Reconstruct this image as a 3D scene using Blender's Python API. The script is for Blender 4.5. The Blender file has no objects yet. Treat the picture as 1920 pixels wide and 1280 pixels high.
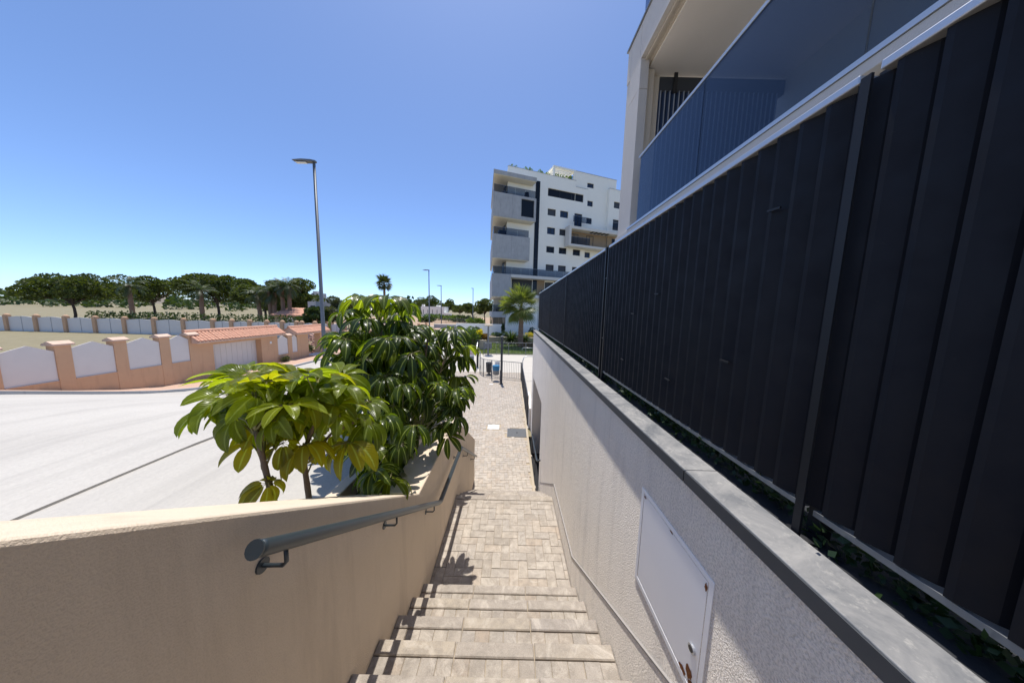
import bpy, math, random
from mathutils import Vector, Matrix
random.seed(7)
PI = math.pi
R = math.radians
sc = bpy.context.scene
COL = sc.collection

# ------------------------------------------------------------ camera
EYE = Vector((0.0, 0.0, 2.90))
FPX = 500.0
PITCH = math.atan(57.0 / FPX)
ROLL = R(1.4)
_f = Vector((0, math.cos(PITCH), -math.sin(PITCH)))
_u0 = Vector((0, math.sin(PITCH), math.cos(PITCH)))
_r0 = Vector((1, 0, 0))
_r = _r0 * math.cos(ROLL) + _u0 * math.sin(ROLL)
_u = -_r0 * math.sin(ROLL) + _u0 * math.cos(ROLL)
cam = bpy.data.cameras.new('camera')
cam.sensor_fit = 'VERTICAL'
cam.sensor_height = 24.0
cam.lens = 24.0 * FPX / 1280.0
cam.clip_start = 0.02
cam.clip_end = 8000
co = bpy.data.objects.new('camera', cam)
COL.objects.link(co)
co.matrix_world = Matrix(((_r.x, _u.x, -_f.x, EYE.x), (_r.y, _u.y, -_f.y, EYE.y), (_r.z, _u.z, -_f.z, EYE.z), (0, 0, 0, 1)))
sc.camera = co

# ------------------------------------------------------------ sky and sun
SUN = Vector((-0.048, 0.255, 1.0)).normalized()
w = bpy.data.worlds.new('World')
sc.world = w
w.use_nodes = True
wn = w.node_tree
sky = wn.nodes.new('ShaderNodeTexSky')
sky.sky_type = 'NISHITA'
sky.sun_disc = False
sky.sun_elevation = math.asin(SUN.z)
sky.sun_rotation = math.atan2(SUN.x, SUN.y)
sky.altitude = 0
sky.air_density = 0.6
sky.dust_density = 0.55
sky.ozone_density = 7.5
bgn = wn.nodes['Background']
bgn.inputs[1].default_value = 0.099
wn.links.new(sky.outputs[0], bgn.inputs[0])
sl = bpy.data.lights.new('sun', 'SUN')
sl.energy = 2.27
sl.angle = R(0.53)
sl.color = (1.0, 0.955, 0.89)
so = bpy.data.objects.new('sun', sl)
COL.objects.link(so)
so.rotation_euler = SUN.to_track_quat('Z', 'Y').to_euler()
so.location = (0, 0, 60)
vs = sc.view_settings
vs.view_transform = 'Standard'
vs.look = 'None'
vs.exposure = 1.23
vs.gamma = 1.0
vs.use_curve_mapping = False
sc.cycles.max_bounces = 8
sc.cycles.transparent_max_bounces = 12
sc.cycles.sample_clamp_indirect = 8.0

# ------------------------------------------------------------ helpers
def at(px, py, Y):
    """world point seen at photo pixel (px,py) on the vertical plane y=Y"""
    d = _r * ((px - 960) / FPX) - _u * ((py - 640) / FPX) + _f
    return EYE + d * (Y / d.y)

def onz(px, py, z):
    d = _r * ((px - 960) / FPX) - _u * ((py - 640) / FPX) + _f
    return EYE + d * ((z - EYE.z) / d.z)

class MB:
    def __init__(s):
        s.v = []; s.f = []; s.uv = {}; s.m = []
    def add(s, vs_, fs, mi=0, uvs=None):
        o = len(s.v)
        s.v += [tuple(p) for p in vs_]
        for k, f in enumerate(fs):
            if uvs: s.uv[len(s.f)] = uvs[k]
            s.f.append(tuple(i + o for i in f)); s.m.append(mi)
        return s
    def box(s, x0, x1, y0, y1, z0, z1, mi=0):
        return s.add([(x0,y0,z0),(x1,y0,z0),(x1,y1,z0),(x0,y1,z0),(x0,y0,z1),(x1,y0,z1),(x1,y1,z1),(x0,y1,z1)],
              [(0,3,2,1),(4,5,6,7),(0,1,5,4),(1,2,6,5),(2,3,7,6),(3,0,4,7)], mi)
    def beam(s, a, b, w_, h_, mi=0, up=(0,0,1)):
        a = Vector(a); b = Vector(b); d = (b-a).normalized(); upv = Vector(up)
        if abs(d.dot(upv)) > .98: upv = Vector((0,1,0))
        x = d.cross(upv).normalized()*(w_/2); y = x.cross(d).normalized()*(h_/2)
        P = [p+i*x+j*y for p in (a,b) for i,j in ((-1,-1),(1,-1),(1,1),(-1,1))]
        return s.add(P, [(0,1,2,3),(7,6,5,4),(0,4,5,1),(1,5,6,2),(2,6,7,3),(3,7,4,0)], mi)
    def tube(s, pts, r, n=10, mi=0, caps=True):
        pts = [Vector(p) for p in pts]; m = len(pts)
        rs = r if isinstance(r, (list, tuple)) else [r]*m
        prev = None; V = []; F = []
        for i, p in enumerate(pts):
            t = (pts[min(i+1,m-1)] - pts[max(i-1,0)]).normalized()
            if prev is None:
                ax = Vector((0,0,1)) if abs(t.z) < .9 else Vector((1,0,0))
                nx = t.cross(ax).normalized()
            else:
                nx = (prev - t*prev.dot(t)).normalized()
            prev = nx; ny = t.cross(nx)
            for k in range(n):
                a = 2*PI*k/n
                V.append(p + (nx*math.cos(a)+ny*math.sin(a))*rs[i])
        for i in range(m-1):
            for k in range(n):
                k2 = (k+1) % n
                F.append((i*n+k, i*n+k2, (i+1)*n+k2, (i+1)*n+k))
        if caps:
            F.append(tuple(reversed(range(n)))); F.append(tuple((m-1)*n+k for k in range(n)))
        return s.add(V, F, mi)
    def prism(s, poly, a, b, axis='x', mi=0):
        """poly of 2D points (the other two axes in order), extruded a..b along axis"""
        n = len(poly)
        mk = {'x': lambda p,t:(t,p[0],p[1]), 'y': lambda p,t:(p[0],t,p[1]), 'z': lambda p,t:(p[0],p[1],t)}[axis]
        V = [mk(p,a) for p in poly]+[mk(p,b) for p in poly]
        F = [tuple(reversed(range(n))), tuple(n+i for i in range(n))]
        F += [(i,(i+1)%n,n+(i+1)%n,n+i) for i in range(n)]
        return s.add(V, F, mi)
    def lathe(s, prof, c, n=16, mi=0):
        V=[]; F=[]; m=len(prof)
        for r_,z in prof:
            for k in range(n):
                a=2*PI*k/n; V.append((c[0]+r_*math.cos(a), c[1]+r_*math.sin(a), c[2]+z))
        for i in range(m-1):
            for k in range(n):
                k2=(k+1)%n; F.append((i*n+k,i*n+k2,(i+1)*n+k2,(i+1)*n+k))
        F.append(tuple(reversed(range(n)))); F.append(tuple((m-1)*n+k for k in range(n)))
        return s.add(V,F,mi)
    def mesh(s, name, mats, smooth=False):
        me = bpy.data.meshes.new(name)
        me.from_pydata(s.v, [], s.f)
        if s.uv:
            ul = me.uv_layers.new(name='UVMap')
            for p in me.polygons:
                u = s.uv.get(p.index)
                if u:
                    for li, c in zip(p.loop_indices, u): ul.data[li].uv = c
        for m_ in (mats if isinstance(mats,(list,tuple)) else [mats]): me.materials.append(m_)
        if any(s.m):
            me.polygons.foreach_set('material_index', s.m)
        if smooth: me.polygons.foreach_set('use_smooth', [True]*len(me.polygons))
        me.update()
        return me
    def obj(s, name, mats, parent=None, smooth=False, bevel=0.0, recalc=True):
        me = s.mesh(name, mats, smooth)
        if recalc:
            import bmesh
            bm = bmesh.new(); bm.from_mesh(me); bmesh.ops.recalc_face_normals(bm, faces=bm.faces); bm.to_mesh(me); bm.free()
        return link(name, me, parent, bevel)

def link(name, me, parent=None, bevel=0.0):
    o = bpy.data.objects.new(name, me); COL.objects.link(o)
    if parent is not None:
        o.parent = parent
        if parent.location.length > 0 or parent.rotation_euler.z != 0: pass
    if bevel:
        b = o.modifiers.new('bevel','BEVEL'); b.width = bevel; b.segments = 2; b.limit_method = 'ANGLE'; b.angle_limit = R(40)
        b.harden_normals = False
    return o

def tag(o, label=None, cat=None, group=None, kind=None):
    if label: o['label'] = label
    if cat: o['category'] = cat
    if group: o['group'] = group
    if kind: o['kind'] = kind
    return o

def thing(name, label, cat, group=None, loc=(0,0,0), rz=0.0):
    o = bpy.data.objects.new(name, None); COL.objects.link(o)
    o.location = loc; o.rotation_euler = (0,0,rz); o.empty_display_size = .2
    return tag(o, label, cat, group)

# ------------------------------------------------------------ materials
def lin(r,g,b): return (r,g,b,1)
class NT:
    def __init__(s, name):
        s.m = bpy.data.materials.new(name); s.m.use_nodes = True
        s.t = s.m.node_tree; s.n = s.t.nodes; s.b = s.n['Principled BSDF']; s.out = s.n['Material Output']
    def new(s, typ, **kw):
        n = s.n.new(typ)
        for k, v in kw.items(): setattr(n, k, v)
        return n
    def l(s, a, b): s.t.links.new(a, b)
    def pos(s, scale=(1,1,1)):
        g = s.new('ShaderNodeNewGeometry')
        if scale == (1,1,1): return g.outputs['Position']
        m = s.new('ShaderNodeVectorMath', operation='MULTIPLY'); m.inputs[1].default_value = scale
        s.l(g.outputs['Position'], m.inputs[0]); return m.outputs[0]
    def noise(s, scale, detail=4, rough=.55, vec=None, dist=0.0):
        n = s.new('ShaderNodeTexNoise'); n.inputs['Scale'].default_value = scale; n.inputs['Detail'].default_value = detail
        n.inputs['Roughness'].default_value = rough; n.inputs['Distortion'].default_value = dist
        s.l(vec if vec is not None else s.pos(), n.inputs['Vector']); return n.outputs['Fac']
    def ramp(s, fac, stops):
        r_ = s.new('ShaderNodeValToRGB'); e = r_.color_ramp.elements
        while len(e) < len(stops): e.new(.5)
        for k, (p, c) in enumerate(stops):
            e[k].position = p; e[k].color = c if len(c)==4 else (*c,1)
        s.l(fac, r_.inputs[0]); return r_.outputs[0]
    def mix(s, fac, a, b, mode='MIX'):
        m = s.new('ShaderNodeMix', data_type='RGBA', blend_type=mode)
        for sock, v in ((m.inputs[0],fac),(m.inputs[6],a),(m.inputs[7],b)):
            if isinstance(v,(int,float)): sock.default_value = v
            elif isinstance(v,tuple): sock.default_value = v if len(v)==4 else (*v,1)
            else: s.l(v, sock)
        return m.outputs[2]
    def math(s, op, a, b=None):
        m = s.new('ShaderNodeMath', operation=op)
        for sock, v in ((m.inputs[0],a),(m.inputs[1],b)):
            if v is None: continue
            if isinstance(v,(int,float)): sock.default_value = v
            else: s.l(v, sock)
        return m.outputs[0]
    def bump(s, h, strength=.5, dist=.01, prev=None):
        b = s.new('ShaderNodeBump'); b.inputs['Strength'].default_value = strength; b.inputs['Distance'].default_value = dist
        s.l(h, b.inputs['Height'])
        if prev is not None: s.l(prev, b.inputs['Normal'])
        return b.outputs[0]
    def done(s, col=None, rough=.6, nrm=None, metal=0.0, spec=.5):
        if col is not None:
            if isinstance(col, tuple): s.b.inputs['Base Color'].default_value = col if len(col)==4 else (*col,1)
            else: s.l(col, s.b.inputs['Base Color'])
        if isinstance(rough,(int,float)): s.b.inputs['Roughness'].default_value = rough
        else: s.l(rough, s.b.inputs['Roughness'])
        s.b.inputs['Metallic'].default_value = metal
        s.b.inputs['Specular IOR Level'].default_value = spec
        if nrm is not None: s.l(nrm, s.b.inputs['Normal'])
        return s.m

def stucco(name, c, grain=130, dist=.006, strength=.9, var=.16, dirt=None, bump_fix=True, pit_shade=0.0):
    t = NT(name)
    big = t.noise(1.3, 5, .6); mid = t.noise(9, 4, .6)
    col = t.mix(big, tuple(v*(1-var) for v in c), tuple(min(1,v*(1+var*.7)) for v in c))
    col = t.mix(t.math('MULTIPLY', mid, .35), col, tuple(v*.78 for v in c))
    if dirt:
        st = t.noise(1.0, 5, .65, vec=t.pos((7.0,7.0,.7)))
        col = t.mix(t.ramp(st, [(.52,(0,0,0)),(.72,(.55,.55,.55))]), col, dirt)
    g = t.noise(grain, 3, .7)
    if pit_shade: col = t.mix(t.ramp(g, [(.36,(pit_shade,)*3),(.56,(0,0,0))]), col, tuple(v*.45 for v in c))  # low points of the grain painted darker, pit shade put into the colour
    n = t.bump(g, strength, dist)
    t.m.cycles.use_bump_map_correction = bump_fix
    return t.done(col, .92, n, spec=.2)

def plain(name, c, rough=.5, metal=0.0, var=.08, scale=3.0, bump=0.0, bscale=80, spec=.5):
    t = NT(name)
    col = t.mix(t.noise(scale,4,.6), tuple(v*(1-var) for v in c), tuple(min(1,v*(1+var)) for v in c))
    n = t.bump(t.noise(bscale,3,.6), .6, bump) if bump else None
    return t.done(col, rough, n, metal, spec)

def paver_mat(name, island, cols):
    t = NT(name)
    if island:
        rnd = t.new('ShaderNodeNewGeometry').outputs['Random Per Island']
    else:
        rnd = t.new('ShaderNodeObjectInfo').outputs['Random']
    n = len(cols)
    base = t.ramp(rnd, [(k/(n-1), c) for k, c in enumerate(cols)])
    mott = t.noise(14, 5, .65)
    base = t.mix(t.ramp(mott, [(.40,(0,0,0)),(.66,(.62,.62,.62))]), base, tuple(v*.66 for v in cols[0]))
    effl = t.noise(5.2, 6, .72, dist=1.2)
    base = t.mix(t.ramp(effl, [(.50,(0,0,0)),(.66,(.62,.62,.62))]), base, (.56,.50,.425))
    stain = t.noise(1.7, 4, .6)
    base = t.mix(t.ramp(stain, [(.58,(0,0,0)),(.75,(.45,.45,.45))]), base, (.40,.29,.20))
    fine = t.noise(260, 2, .7)
    base = t.mix(.18, base, t.ramp(fine, [(.3,(.12,.10,.085)),(.7,(.75,.69,.6))]))
    nb = t.bump(t.noise(190, 3, .7), .7, .003)
    nb = t.bump(mott, .6, .010, nb)
    return t.done(base, .93, nb, spec=.15)

PCOL = [(.31,.268,.222),(.385,.332,.275),(.42,.365,.305),(.35,.31,.27),(.445,.39,.325),(.39,.315,.245),(.405,.355,.30)]
M = {}
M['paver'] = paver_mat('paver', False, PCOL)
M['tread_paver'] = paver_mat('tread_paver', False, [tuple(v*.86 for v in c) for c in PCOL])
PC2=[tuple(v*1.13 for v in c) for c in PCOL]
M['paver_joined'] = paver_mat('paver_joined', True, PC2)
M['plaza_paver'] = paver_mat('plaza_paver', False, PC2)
M['nosing'] = paver_mat('nosing', False, [(.30,.26,.22),(.335,.29,.245),(.31,.272,.238),(.39,.33,.255),(.32,.28,.245)])
M['sand'] = stucco('joint_sand', (.44,.36,.26), 200, .004, .7, .25)
M['stucco_left'] = stucco('stucco_beige', (.74,.615,.475), 190, .004, .8, .05, dirt=(.56,.455,.345), pit_shade=.12)
M['stucco_right'] = stucco('stucco_white', (.885,.81,.715), 130, .010, 1.0, .05, dirt=(.56,.515,.47), bump_fix=False, pit_shade=.6)
M['concrete_white'] = stucco('white_concrete', (.66,.64,.60), 60, .005, .5, .10)
def road_mat():
    t=NT('road_concrete')
    a=t.noise(.35,6,.65); b=t.noise(1.0,5,.7,vec=t.pos((2.2,.12,1))); c=t.noise(30,4,.7)
    col=t.mix(a,(.40,.375,.335),(.56,.53,.475))
    col=t.mix(t.ramp(b,[(.5,(0,0,0)),(.75,(.55,.55,.55))]),col,(.34,.32,.29))
    col=t.mix(t.ramp(c,[(.4,(0,0,0)),(.7,(.3,.3,.3))]),col,(.30,.28,.26))
    return t.done(col,.9,t.bump(c,.6,.006),spec=.2)
M['concrete_road'] = road_mat()
M['concrete_grey'] = stucco('fair_concrete', (.42,.425,.43), 8, .004, .3, .30, dirt=(.24,.245,.25))
M['square'] = stucco('square_concrete', (.53,.49,.425), 60, .005, .5, .12)
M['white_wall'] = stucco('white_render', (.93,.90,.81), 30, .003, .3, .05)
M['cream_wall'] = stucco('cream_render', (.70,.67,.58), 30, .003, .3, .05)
M['soffit'] = plain('soffit_paint', (.84,.77,.68), .8, var=.04)
M['column_stone'] = stucco('column_stone', (.58,.54,.50), 90, .003, .5, .10)
M['column_beige'] = stucco('column_beige', (.60,.52,.42), 90, .003, .5, .08)
M['orange_wall'] = stucco('orange_render', (.62,.395,.245), 60, .004, .5, .14, dirt=(.46,.28,.175))
M['panel_white'] = plain('white_sheet', (.66,.63,.60), .6, var=.05)
M['tile'] = plain('clay_tile', (.62,.33,.215), .8, var=.35, scale=7)
M['tile_end'] = plain('clay_tile_pale', (.62,.44,.33), .8, var=.2, scale=6)
M['brown_stone'] = stucco('brown_cladding', (.34,.245,.155), 20, .004, .4, .2)
M['coping'] = None
M['dark_metal'] = plain('dark_painted_metal', (.035,.04,.05), .45, var=.15, spec=.5)
M['grey_metal'] = plain('grey_galvanised', (.20,.21,.22), .45, .5, var=.15, scale=10)
M['lamp_metal'] = plain('lamp_grey', (.16,.17,.18), .5, .3, var=.1)
M['alu'] = plain('aluminium', (.50,.51,.53), .35, .7, var=.06)
M['black'] = plain('black_plastic', (.015,.015,.017), .5)
M['soil'] = stucco('soil', (.10,.075,.05), 60, .02, 1.0, .3)
M['bark'] = stucco('bark', (.20,.145,.10), 50, .012, 1.0, .3)
M['bark_dark'] = stucco('bark_dark', (.10,.075,.06), 12, .03, 1.0, .3)
M['palm_bark'] = stucco('palm_bark', (.26,.17,.12), 9, .05, 1.0, .3)
M['dry_earth'] = stucco('dry_earth', (.42,.30,.20), 3, .03, .8, .3)
M['glass_dark'] = None

def glassy(name, c, rough=.05, spec=.8):
    t = NT(name)
    return t.done(tuple(c), rough, None, 0.0, spec)
M['pane'] = glassy('window_glass', (.010,.012,.016),.08,.22)
M['pane_blue'] = glassy('window_glass_blue', (.02,.035,.07),.06,.4)
M['shutter'] = plain('roller_shutter', (.045,.05,.06), .6)
M['frame_dark'] = plain('window_frame', (.02,.021,.024), .5)

def coping_mat():
    t = NT('coping_slab')
    a = t.noise(5, 6, .7, dist=.8); b_ = t.noise(40, 4, .7)
    col = t.mix(t.ramp(a, [(.35,(0,0,0)),(.65,(1,1,1))]), (.135,.14,.145), (.30,.29,.275))
    col = t.mix(t.ramp(b_, [(.55,(0,0,0)),(.75,(.7,.7,.7))]), col, (.42,.40,.36))
    return t.done(col, .75, t.bump(b_, .5, .003), spec=.3)
M['coping'] = coping_mat()
M['coping_edge'] = plain('coping_edge', (.045,.05,.055), .6, var=.2, scale=8)

def slat_mat():
    t = NT('navy_louvre')
    a = t.noise(3.5, 5, .7, vec=t.pos((3,3,.8)))
    col = t.mix(a, (.0028,.0034,.006), (.0065,.0072,.012))
    sp = t.noise(55, 2, .5)
    col = t.mix(t.ramp(sp, [(.74,(0,0,0)),(.84,(.10,.10,.10))]), col, (.10,.095,.09))
    r_ = t.ramp(t.noise(12,3,.6), [(.3,(.5,.5,.5)),(.7,(.7,.7,.7))])
    return t.done(col, r_, None, 0.0, .26)
M['slat'] = slat_mat()

def panel_mat():
    t = NT('painted_steel_door')
    base = t.mix(t.noise(4,4,.6), (.84,.83,.82), (.90,.89,.88))
    sp = t.noise(90, 2, .5)
    base = t.mix(t.ramp(sp, [(.72,(0,0,0)),(.76,(1,1,1))]), base, (.92,.92,.92))
    scr = t.noise(6, 4, .6, vec=t.pos((1,9,1.2)))
    base = t.mix(t.ramp(scr, [(.70,(0,0,0)),(.74,(.8,.8,.8))]), base, (.90,.90,.90))
    return t.done(base, .42, None, 0.0, .4)
M['panel'] = panel_mat()
M['rust'] = stucco('rust', (.20,.075,.025), 90, .004, .9, .4)
M['rail_blue'] = plain('rail_paint', (.035,.047,.056), .35, .1, var=.12, scale=12, spec=.6)

def tint_glass(name, tint, gloss=(.85,.92,1,1), ior=1.5, dif=.06):
    t = NT(name)
    tr = t.new('ShaderNodeBsdfTransparent'); tr.inputs[0].default_value = (*tint,1)
    gl = t.new('ShaderNodeBsdfGlossy'); gl.inputs['Roughness'].default_value = .02; gl.inputs[0].default_value = gloss
    fr = t.new('ShaderNodeFresnel'); bf = t.new('ShaderNodeNewGeometry').outputs['Backfacing']
    t.l(t.math('ADD', t.math('MULTIPLY', bf, 1/ior-ior), ior), fr.inputs[0])
    df = t.new('ShaderNodeBsdfDiffuse'); df.inputs[0].default_value = (.03,.05,.09,1)
    m0 = t.new('ShaderNodeMixShader'); m0.inputs[0].default_value = dif
    t.l(tr.outputs[0], m0.inputs[1]); t.l(df.outputs[0], m0.inputs[2])
    ms = t.new('ShaderNodeMixShader')
    t.l(fr.outputs[0], ms.inputs[0]); t.l(m0.outputs[0], ms.inputs[1]); t.l(gl.outputs[0], ms.inputs[2])
    t.l(ms.outputs[0], t.out.inputs[0])
    return t.m
M['glass'] = tint_glass('balcony_glass', (.40,.46,.56), (.8,.87,.95,1), 1.42)
M['glass_far'] = tint_glass('smoked_glass', (.58,.60,.63), (.6,.63,.66,1), 1.32, .06)

def leaf_mat(name, c1, c2, yellow, trans=.45, rough=.28, veins=True, per_obj=True):
    t = NT(name)
    rnd = t.new('ShaderNodeObjectInfo').outputs['Random'] if per_obj else t.new('ShaderNodeNewGeometry').outputs['Random Per Island']
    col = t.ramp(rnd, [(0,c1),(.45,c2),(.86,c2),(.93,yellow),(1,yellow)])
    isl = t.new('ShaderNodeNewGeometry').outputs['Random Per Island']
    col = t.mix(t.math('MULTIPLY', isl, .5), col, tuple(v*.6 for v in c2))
    nrm = None
    if veins:
        uv = t.new('ShaderNodeUVMap'); sx = t.new('ShaderNodeSeparateXYZ'); t.l(uv.outputs[0], sx.inputs[0])
        au = t.math('ABSOLUTE', t.math('SUBTRACT', sx.outputs[0], .5))
        mid = t.ramp(au, [(.0,(1,1,1)),(.045,(.8,.8,.8)),(.075,(0,0,0))])
        vv = t.math('SUBTRACT', t.math('MULTIPLY', sx.outputs[1], 11.0), t.math('MULTIPLY', au, 5.0))
        fr = t.math('FRACT', vv)
        side = t.math('ABSOLUTE', t.math('SUBTRACT', fr, .5))
        sv = t.ramp(side, [(.0,(1,1,1)),(.09,(0,0,0))])
        col = t.mix(t.math('MULTIPLY', sv, .22), col, (.20,.28,.07))
        col = t.mix(t.math('MULTIPLY', mid, .75), col, (.30,.36,.12))
        nrm = t.bump(side, .55, .006)
    spots = t.noise(30, 3, .6)
    col = t.mix(t.ramp(spots, [(.68,(0,0,0)),(.78,(.5,.5,.5))]), col, (.18,.16,.04))
    t.done(col, rough, nrm, 0.0, .42)
    tl = t.new('ShaderNodeBsdfTranslucent')
    tc = t.mix(1.0, col, (2.6,2.6,.5), 'MULTIPLY')
    t.l(tc, tl.inputs[0])
    ms = t.new('ShaderNodeMixShader'); ms.inputs[0].default_value = trans
    t.l(t.b.outputs[0], ms.inputs[1]); t.l(tl.outputs[0], ms.inputs[2]); t.l(ms.outputs[0], t.out.inputs[0])
    return t.m
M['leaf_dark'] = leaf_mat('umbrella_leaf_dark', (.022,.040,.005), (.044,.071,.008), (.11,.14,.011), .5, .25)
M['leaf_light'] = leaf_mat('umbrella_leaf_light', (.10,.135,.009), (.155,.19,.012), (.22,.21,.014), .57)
M['pine'] = leaf_mat('pine_needles', (.045,.066,.016), (.072,.095,.024), (.10,.12,.03), .25, .7, False, False)
M['tree_dark'] = leaf_mat('dark_foliage', (.028,.05,.016), (.045,.075,.022), (.07,.10,.028), .2, .6, False, False)
M['tree_grey'] = leaf_mat('grey_foliage', (.06,.07,.04), (.09,.10,.055), (.12,.125,.07), .2, .6, False, False)
M['bush'] = leaf_mat('bush_foliage', (.055,.10,.022), (.085,.14,.03), (.13,.17,.035), .3, .6, False, False)
M['yellow_leaf'] = leaf_mat('yellow_foliage', (.42,.36,.04), (.50,.42,.05), (.30,.33,.05), .35, .6, False, False)
M['red_leaf'] = leaf_mat('reddish_foliage', (.16,.09,.03), (.20,.12,.04), (.22,.2,.05), .3, .6, False, False)
M['palm'] = leaf_mat('palm_frond', (.085,.118,.042), (.125,.16,.062), (.22,.23,.11), .32, .45, False, False)
M['palm_far'] = leaf_mat('palm_frond_far', (.045,.065,.028), (.06,.085,.035), (.10,.10,.05), .2, .5, False, False)
M['palm_dry'] = plain('dry_frond', (.30,.20,.11), .9, var=.3)
M['ivy'] = leaf_mat('ivy_leaf', (.012,.028,.008), (.02,.045,.010), (.03,.06,.012), .15, .5, False, False)
M['grass'] = leaf_mat('grass_blade', (.07,.13,.022), (.11,.17,.03), (.20,.20,.06), .3, .6, False, False)
M['lawn'] = stucco('lawn_ground', (.10,.13,.035), 12, .03, .8, .35)
M['pink_paving'] = stucco('pink_paving', (.52,.36,.27), 12, .004, .4, .18)
M['rubble'] = plain('rubble', (.50,.30,.22), .9, var=.4, scale=3)
M['stem'] = plain('petiole', (.22,.20,.07), .5, var=.25, scale=9)
M['blue_plastic'] = plain('blue_plastic', (.02,.17,.33), .45, var=.1)
M['cover_iron'] = stucco('iron_cover', (.13,.135,.14), 60, .004, .8, .15)
M['cover_white'] = stucco('white_cover', (.66,.64,.60), 60, .003, .5, .05)
M['stone_planter'] = stucco('planter_stone', (.46,.39,.29), 6, .02, .7, .2)
M['hill'] = stucco('hill', (.20,.17,.13), .02, 2.0, .6, .25)
M['lens'] = plain('lamp_lens', (.75,.78,.78), .25)
M['sign_red'] = plain('sign_red', (.45,.08,.07), .5)
M['sign_white'] = plain('sign_white', (.72,.72,.72), .5)

# ============================================================ SETTING
PZ = -1.122          # plaza and street level
TR = (0.61, 3.2, 5.42, 8.35)   # recess beside the wall: x0,x1,y0,y1
xs = [-4000, TR[0], TR[1], 4000]; ys = [-400, TR[2], TR[3], 6000]
g = MB()
for i in range(3):
    for j in range(3):
        if i == 1 and j == 1: continue
        g.add([(xs[i],ys[j],PZ-.06),(xs[i+1],ys[j],PZ-.06),(xs[i+1],ys[j+1],PZ-.06),(xs[i],ys[j+1],PZ-.06)], [(0,1,2,3)])
tag(g.obj('ground', stucco('scrub_ground',(.26,.225,.14),.35,.05,.6,.35,dirt=(.16,.16,.07))), kind='structure')

def hz(Y):
    t = min(1, max(0, (13.0 - Y) / 9.5)); t = t*t*(3-2*t)
    return PZ + t*2.05

def terrain(name, x0, x1, y0, y1, n, mat, dz=0.0):
    m = MB(); L = [y0+(y1-y0)*k/n for k in range(n+1)]
    for k in range(n):
        a, b = L[k], L[k+1]
        m.add([(x0,a,hz(a)+dz),(x1,a,hz(a)+dz),(x1,b,hz(b)+dz),(x0,b,hz(b)+dz)], [(0,1,2,3)])
    top = [(y,hz(y)+dz) for y in L]
    prof = top + [(y1,PZ-.4),(y0,PZ-.4)]
    for x in (x0,x1):
        m.add([(x,y,z) for y,z in prof], [tuple(range(len(prof)))])
    m.add([(x0,y1,hz(y1)+dz),(x1,y1,hz(y1)+dz),(x1,y1,PZ-.4),(x0,y1,PZ-.4)], [(0,1,2,3)])
    return tag(m.obj(name, mat), kind='structure')
terrain('pavement', -4.4, -1.79, -14, 5.9, 24, M['concrete_road'], .004)
terrain('road', -14.35, -4.55, -14, 62, 60, M['concrete_road'])
terrain('kerb', -4.55, -4.4, -14, 13, 40, M['concrete_road'], .03)
terrain('pavement', -16.1, -14.5, -14, 60, 60, M['pink_paving'], .10)
terrain('kerb', -14.5, -14.35, -14, 60, 60, M['concrete_grey'], .105)
tag(MB().box(-60,14,62,64,PZ-.3,PZ).obj('road', M['concrete_road']), kind='structure')

# hills on the horizon
h = MB(); N = 160; pts = []
for k in range(N+1):
    a = R(-75 + 150*k/N)
    hh = 12 + 12*math.sin(k*.31)+8*math.sin(k*.83+1)+5*math.sin(k*1.9)
    if a < -.1: hh += 8
    pts.append((a, max(4,hh)))
for k in range(N):
    (a,h1),(b,h2) = pts[k],pts[k+1]
    r1, r2 = 1700, 2300
    h.add([(r1*math.sin(a),r1*math.cos(a),PZ),(r1*math.sin(b),r1*math.cos(b),PZ),(r2*math.sin(b),r2*math.cos(b),h2),(r2*math.sin(a),r2*math.cos(a),h1)],[(0,1,2,3)])
tag(h.obj('hills', M['hill']), kind='structure')

# ---------------------------------------------------------- stairs
XL, XR = -0.82, 0.695
RISE, TRD, Y5 = 0.187, 0.284, 2.36
stairs = tag(MB().box(XL+.002,XR-.002,-2.5,-.2,-1.3,1.80).obj('stairs', M['sand']), kind='structure')
_cache = {}
def chamfer(lx, ly, h_, c=.003, mat='paver'):
    key = (round(lx,3),round(ly,3),round(h_,3),c,mat)
    if key in _cache: return _cache[key]
    x,y = lx/2,ly/2
    V=[(-x,-y,-h_),(x,-y,-h_),(x,y,-h_),(-x,y,-h_),(-x,-y,-c),(x,-y,-c),(x,y,-c),(-x,y,-c),(-x+c,-y+c,0),(x-c,-y+c,0),(x-c,y-c,0),(-x+c,y-c,0)]
    F=[(8,9,10,11)]+[(a,(a+1)%4,4+(a+1)%4,4+a) for a in range(4)]+[(4+a,4+(a+1)%4,8+(a+1)%4,8+a) for a in range(4)]
    m=MB().add(V,F); _cache[key]=m.mesh('paver', M[mat]); return _cache[key]
def paver(cx,cy,z,lx,ly,parent,name='paver',h_=.06,c=.003,mat='paver',tilt=.008,rz=0.0):
    o=bpy.data.objects.new(name, chamfer(lx,ly,h_,c,mat)); COL.objects.link(o); o.parent=parent
    o.location=(cx,cy,z+random.uniform(-.002,.002)); o.rotation_euler=(random.uniform(-tilt,tilt),random.uniform(-tilt,tilt),rz+random.uniform(-.006,.006))
    return o
body = MB()
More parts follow.
